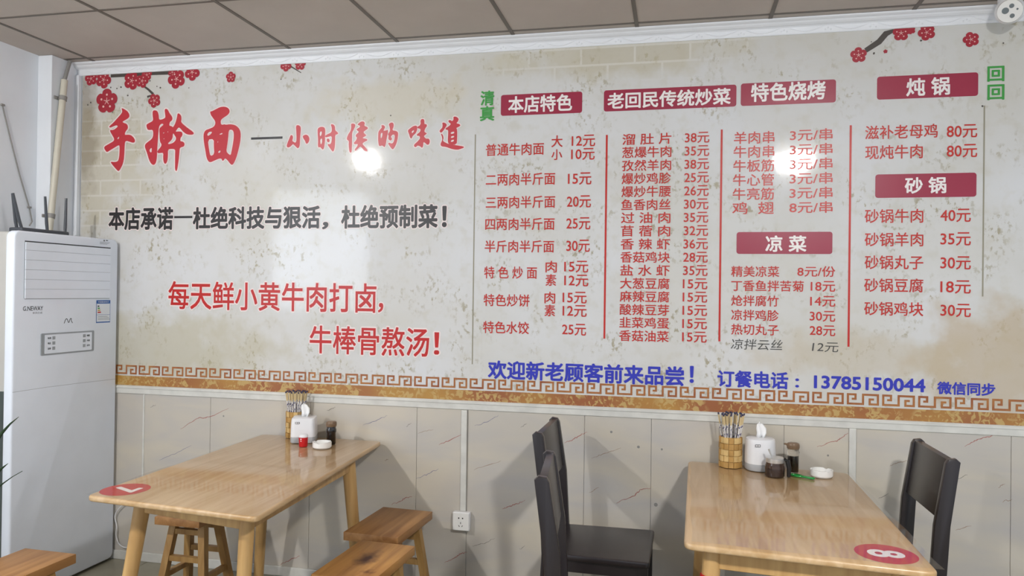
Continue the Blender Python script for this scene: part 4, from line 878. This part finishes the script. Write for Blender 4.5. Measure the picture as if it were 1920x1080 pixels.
# ---------------------------------------------------------------- tableware
TZ=.7526
M['inkblue_dk']=mat('dark_blue_tip','#3d3c55',.5)
def holder(label,x,y,sticks_label,grp,n,seed):
    t=thing('chopstick_holder',label,'holder',(x,y,TZ)); R=.050; hgt=.135
    G().lathe([(R-.005,0),(R-.005,hgt),(R-.008,hgt),(R-.008,.006)],32,cap=False).lathe([(R-.006,0),(R-.006,.005)],32).build('liner',M['bamboo2'],t,True)
    rows=5; seg=14; g=G(); rh=hgt/rows
    for k in range(rows):
        for i in range(seg):
            a0=2*math.pi*i/seg; a1=2*math.pi*(i+1)/seg; out=(i+k)%2; ro_=R+(.0015 if out else -.0015); g.mi=0 if (i*3+k*5+(i*k)%3)%3 else 1
            b=bmesh.new(); vs=[]
            for a in (a0+.02,(a0+a1)/2,a1-.02):
                for rr in (R-.0052,ro_):
                    for z in (k*rh+.0012,(k+1)*rh-.0012): vs.append(b.verts.new((rr*math.cos(a),rr*math.sin(a),z)))
            for s in (0,4):
                v=vs[s:s+8]; b.faces.new((v[2],v[6],v[7],v[3])); b.faces.new((v[1],v[3],v[7],v[5])); b.faces.new((v[0],v[4],v[6],v[2]))
            b.faces.new((vs[0],vs[2],vs[3],vs[1])); b.faces.new((vs[8],vs[9],vs[11],vs[10])); g._add(b)
    stuff(g.build('woven_bamboo_strips',[M['bamboo'],M['bamboo2']],t))
    rnd=random.Random(seed); me=None; pts=[]
    for k in range(n):
        for _ in range(200):
            r=(R-.013)*math.sqrt(rnd.random()); a=rnd.random()*6.28; q=(r*math.cos(a),r*math.sin(a))
            if all((q[0]-s[0])**2+(q[1]-s[1])**2>.0078**2 for s in pts): break
        pts.append(q)
    for q in pts:
        if me is None:
            g=G(); g.mi=0; g.box((-.0028,-.0028,0),(.0028,.0028,.235),.0008,1)
            g.mi=1; g.box((-.0034,-.0034,.03),(.0034,.0034,.185),.0006,1); g.mi=2; g.box((-.003,-.003,.226),(.003,.003,.2355),.0005,1)
            o=g.build('chopstick',[M['stick'],M['sleeve'],M['inkblue_dk']]); me=o.data
        else: o=link('chopstick',me)
        tag(o,sticks_label,'chopstick',grp)
        bot=Vector((q[0]*.55,q[1]*.55,.0065)); top=Vector((q[0]*1.15,q[1]*1.15,hgt)); d=(top-bot).normalized()
        o.location=Vector((x,y,TZ))+bot; o.rotation_euler=d.to_track_quat('Z','Y').to_euler()
        o.rotation_euler.rotate_axis('Z',rnd.random()*3)
    return t
M['inkblue_dk']=mat('dark_blue_tip','#3d3c55',.5)
holder('woven bamboo chopstick holder half hidden behind the white tissue box on table 7',1.395,-.062,'bamboo chopstick in printed paper sleeve, standing in the holder on table 7','chopsticks in the holder on table 7',22,3)
holder('woven bamboo chopstick holder at the wall corner of table 8',3.575,-.135,'bamboo chopstick in printed paper sleeve, standing in the holder on table 8','chopsticks in the holder on table 8',24,5)
M['grey2']=mat('light_grey_plastic','#a9aaac',.4)
def tissue_box(label,x,y,rz,w,d,h,rr,logo):
    t=thing('tissue_box',label,'tissue box',(x,y,TZ),rz)
    G().hull_prism(rrect(-w/2,-d/2,w/2,d/2,rr,7),.0,.032,r=.006,seg=2).build('base',M['grey2'],t,True)
    g=G(); b=bmesh.new(); P=rrect(-w/2,-d/2,w/2,d/2,rr,7); n=len(P)
    lv=[(1.0,.031),(.985,h*.6),(.95,h-.012),(.92,h-.003),(.85,h),(.0,h)]
    rings=[[b.verts.new((px*s,py*s,z)) for px,py in P] for s,z in lv[:-1]]
    for A_,B_ in zip(rings,rings[1:]):
        for i in range(n): b.faces.new((A_[i],A_[(i+1)%n],B_[(i+1)%n],B_[i]))
    b.faces.new(rings[0][::-1]); b.faces.new(rings[-1]); g._add(b); g.build('cover',M['whitepl'],t,True)
    # folded tissue coming out of the slot
    V=[];F=[]; K=9
    prof=[(.0,.016),(.02,.020),(.04,.022),(.058,.014),(.068,.003)]
    for j,(z,ww) in enumerate(prof):
        for i in range(K): u=i/(K-1)*2-1; V.append((u*ww+.006*math.sin(z*60),.006*math.sin(u*5+z*30)*(1-.2*j),h-.001+z*1.05-.008*abs(u)*(j==4)))
    for j in range(len(prof)-1):
        for i in range(K-1): a=j*K+i; F.append((a,a+1,a+K+1,a+K))
    me=bpy.data.meshes.new('tissue'); me.from_pydata(V,[],F); me.materials.append(M['tissue']); me.shade_smooth(); o=link('tissue',me,t)
    sm=o.modifiers.new('thickness','SOLIDIFY'); sm.thickness=.0015
    flat_obj('logo',[([(-w*.30,h*.78),(-w*.12,h*.78),(-w*.12,h*.86),(-w*.30,h*.86)],[(0,1,2,3)],M['inkgrey'],d/2*.978+.0014),([(-w*.28,h*.80),(-w*.22,h*.80),(-w*.22,h*.84),(-w*.28,h*.84)],[(0,1,2,3)],M['white'],d/2*.978+.0018),([(-w*.20,h*.80),(-w*.14,h*.80),(-w*.14,h*.84),(-w*.20,h*.84)],[(0,1,2,3)],M['white'],d/2*.978+.0018)],t,lambda x_,z_,l:(x_,-l,z_))
    return t
M['grey2']=mat('light_grey_plastic','#a9aaac',.4)
tissue_box('white square tissue box with grey base on table 7',1.490,-.150,math.radians(20),.122,.125,.125,.022,0)
tissue_box('white rounded tissue box on table 8 behind the brown condiment jar',3.70,-.158,math.radians(10),.128,.120,.140,.050,0)
def ashtray(label,x,y,rz):
    t=thing('ashtray',label,'ashtray',(x,y,TZ),rz)
    n=36; b=bmesh.new(); pr=[(.041,0),(.046,.006),(.046,.030),(.040,.030),(.038,.010),(.0,.009)]
    rings=[]
    for k,(r,z) in enumerate(pr[:-1]):
        R_=[]
        for i in range(n):
            a=2*math.pi*i/n; zz=z-(.0045 if (k in (2,3) and (i%12) in (0,1)) else 0); R_.append(b.verts.new((r*math.cos(a),r*math.sin(a),zz)))
        rings.append(R_)
    for A_,B_ in zip(rings,rings[1:]):
        for i in range(n): b.faces.new((A_[i],A_[(i+1)%n],B_[(i+1)%n],B_[i]))
    b.faces.new(rings[0][::-1]); b.faces.new(rings[-1]); g=G(); g._add(b); g.build('dish',M['cerw'],t,True); return t
ashtray('round white notched ashtray on table 7 beside the red cup',1.650,-.272,.6)
ashtray('round white notched ashtray on table 8 by the green bottle opener',3.945,-.225,.9)
cu=thing('toothpick_cup','small red and white lidded toothpick cup in front of the tissue box','cup',(1.548,-.268,TZ))
G().lathe([(.0195,0),(.0205,.002),(.0225,.047)],24).build('cup_body',M['redpl'],cu,True)
G().lathe([(.0232,.046),(.0235,.052),(.0215,.056),(.019,.060),(.008,.0615)],24).build('lid',M['whitepl'],cu,True)
for k in range(4):
    z=.009+.009*k
    flat_obj('lettering',[([(-.004,z),(.002,z),(.002,z+.005),(-.004,z+.005)],[(0,1,2,3)],M['white'],.0225-.0009*(3-k))],cu,lambda x,y,l:(x,-l,y))
def soy(label,x,y,spout):
    t=thing('sauce_bottle',label,'bottle',(x,y,TZ)); R=.0235
    if spout:
        prof=[(R-.003,0),(R,.004),(R,.075),(R+.003,.083),(R+.003,.090),(R-.001,.097),(R-.001,.106)]
        G().lathe(prof,28).build('glass_body',M['glass'],t,True); G().lathe([(R-.004,.003),(R-.002,.006),(R-.002,.072),(R-.002,.073)],28).build('sauce',M['soy'],t,True); hz=.106
    else:
        prof=[(R-.003,0),(R,.004),(R-.001,.055),(R+.002,.062),(R+.002,.074),(R-.001,.080),(R-.001,.092)]
        G().lathe(prof,28).build('sauce_body',M['soy'],t,True); hz=.092
    G().lathe([(R+.001,hz-.004),(R+.003,hz),(R+.003,hz+.014),(R+.001,hz+.020),(R-.004,hz+.022)],28).build('lid',M['capbr'],t,True)
    for zz in (.004,.010): G().lathe([(R+.0032,hz+zz-.0012),(R+.0042,hz+zz),(R+.0032,hz+zz+.0012)],28).build('lid_ridge',M['capbr'],t,True)
    if spout: G().tube([(-R+.002,-.004,hz+.012),(-R-.010,-.007,hz+.017),(-R-.016,-.009,hz+.0165)],[.006,.004,.0035],10).build('spout',M['capbr'],t,True)
    return t
soy('dark soy sauce bottle with brown lid on table 7 behind the ashtray',1.652,-.178,False)
soy('glass soy sauce bottle with brown spout lid on table 8, half full',3.836,-.175,True)
ja=thing('condiment_jar','brown glass condiment jar with steel lid, spoon and black handle on table 8','jar',(3.748,-.275,TZ))
G().lathe([(.036,0),(.040,.004),(.041,.040),(.036,.058),(.035,.064)],28).build('jar_body',M['brownglass'],ja,True)
G().lathe([(.034,.004),(.037,.008),(.0375,.036),(.0375,.037)],28).build('chili_oil',M['chili'],ja,True)
G().lathe([(.037,.060),(.0375,.062),(.0375,.078),(.035,.081),(.010,.083)],28).build('lid',M['steel'],ja,True)
G().tube([(.036,-.006,.076),(.050,-.010,.070),(.056,-.012,.040),(.055,-.012,.004)],[.009,.010,.009,.008],10).build('handle',M['darkpl'],ja,True)
G().tube([(-.008,-.004,.075),(-.020,-.006,.100),(-.026,-.007,.116)],[.003,.0035,.0045],8).build('spoon',M['steel'],ja,True)
op=thing('bottle_opener','green plastic bottle opener lying on table 8 beside the soy bottle','opener',(3.862,-.268,TZ),math.radians(-32))
def ringpoly(n,a,b): return [(a*math.cos(2*math.pi*i/n),b*math.sin(2*math.pi*i/n)) for i in range(n)]
P=[(-.026+.0*q[0]+q[0],q[1]) for q in ringpoly(20,.024,.0125)]
g=G(); g.tube([(q[0],q[1],.004) for q in P+P[:2]],.0038,8); g.build('loop',M['greenpl'],op,True)
G().box((-.004,-.008,.0005),(.050,.008,.0085),.003,2).build('handle',M['greenpl'],op,True)
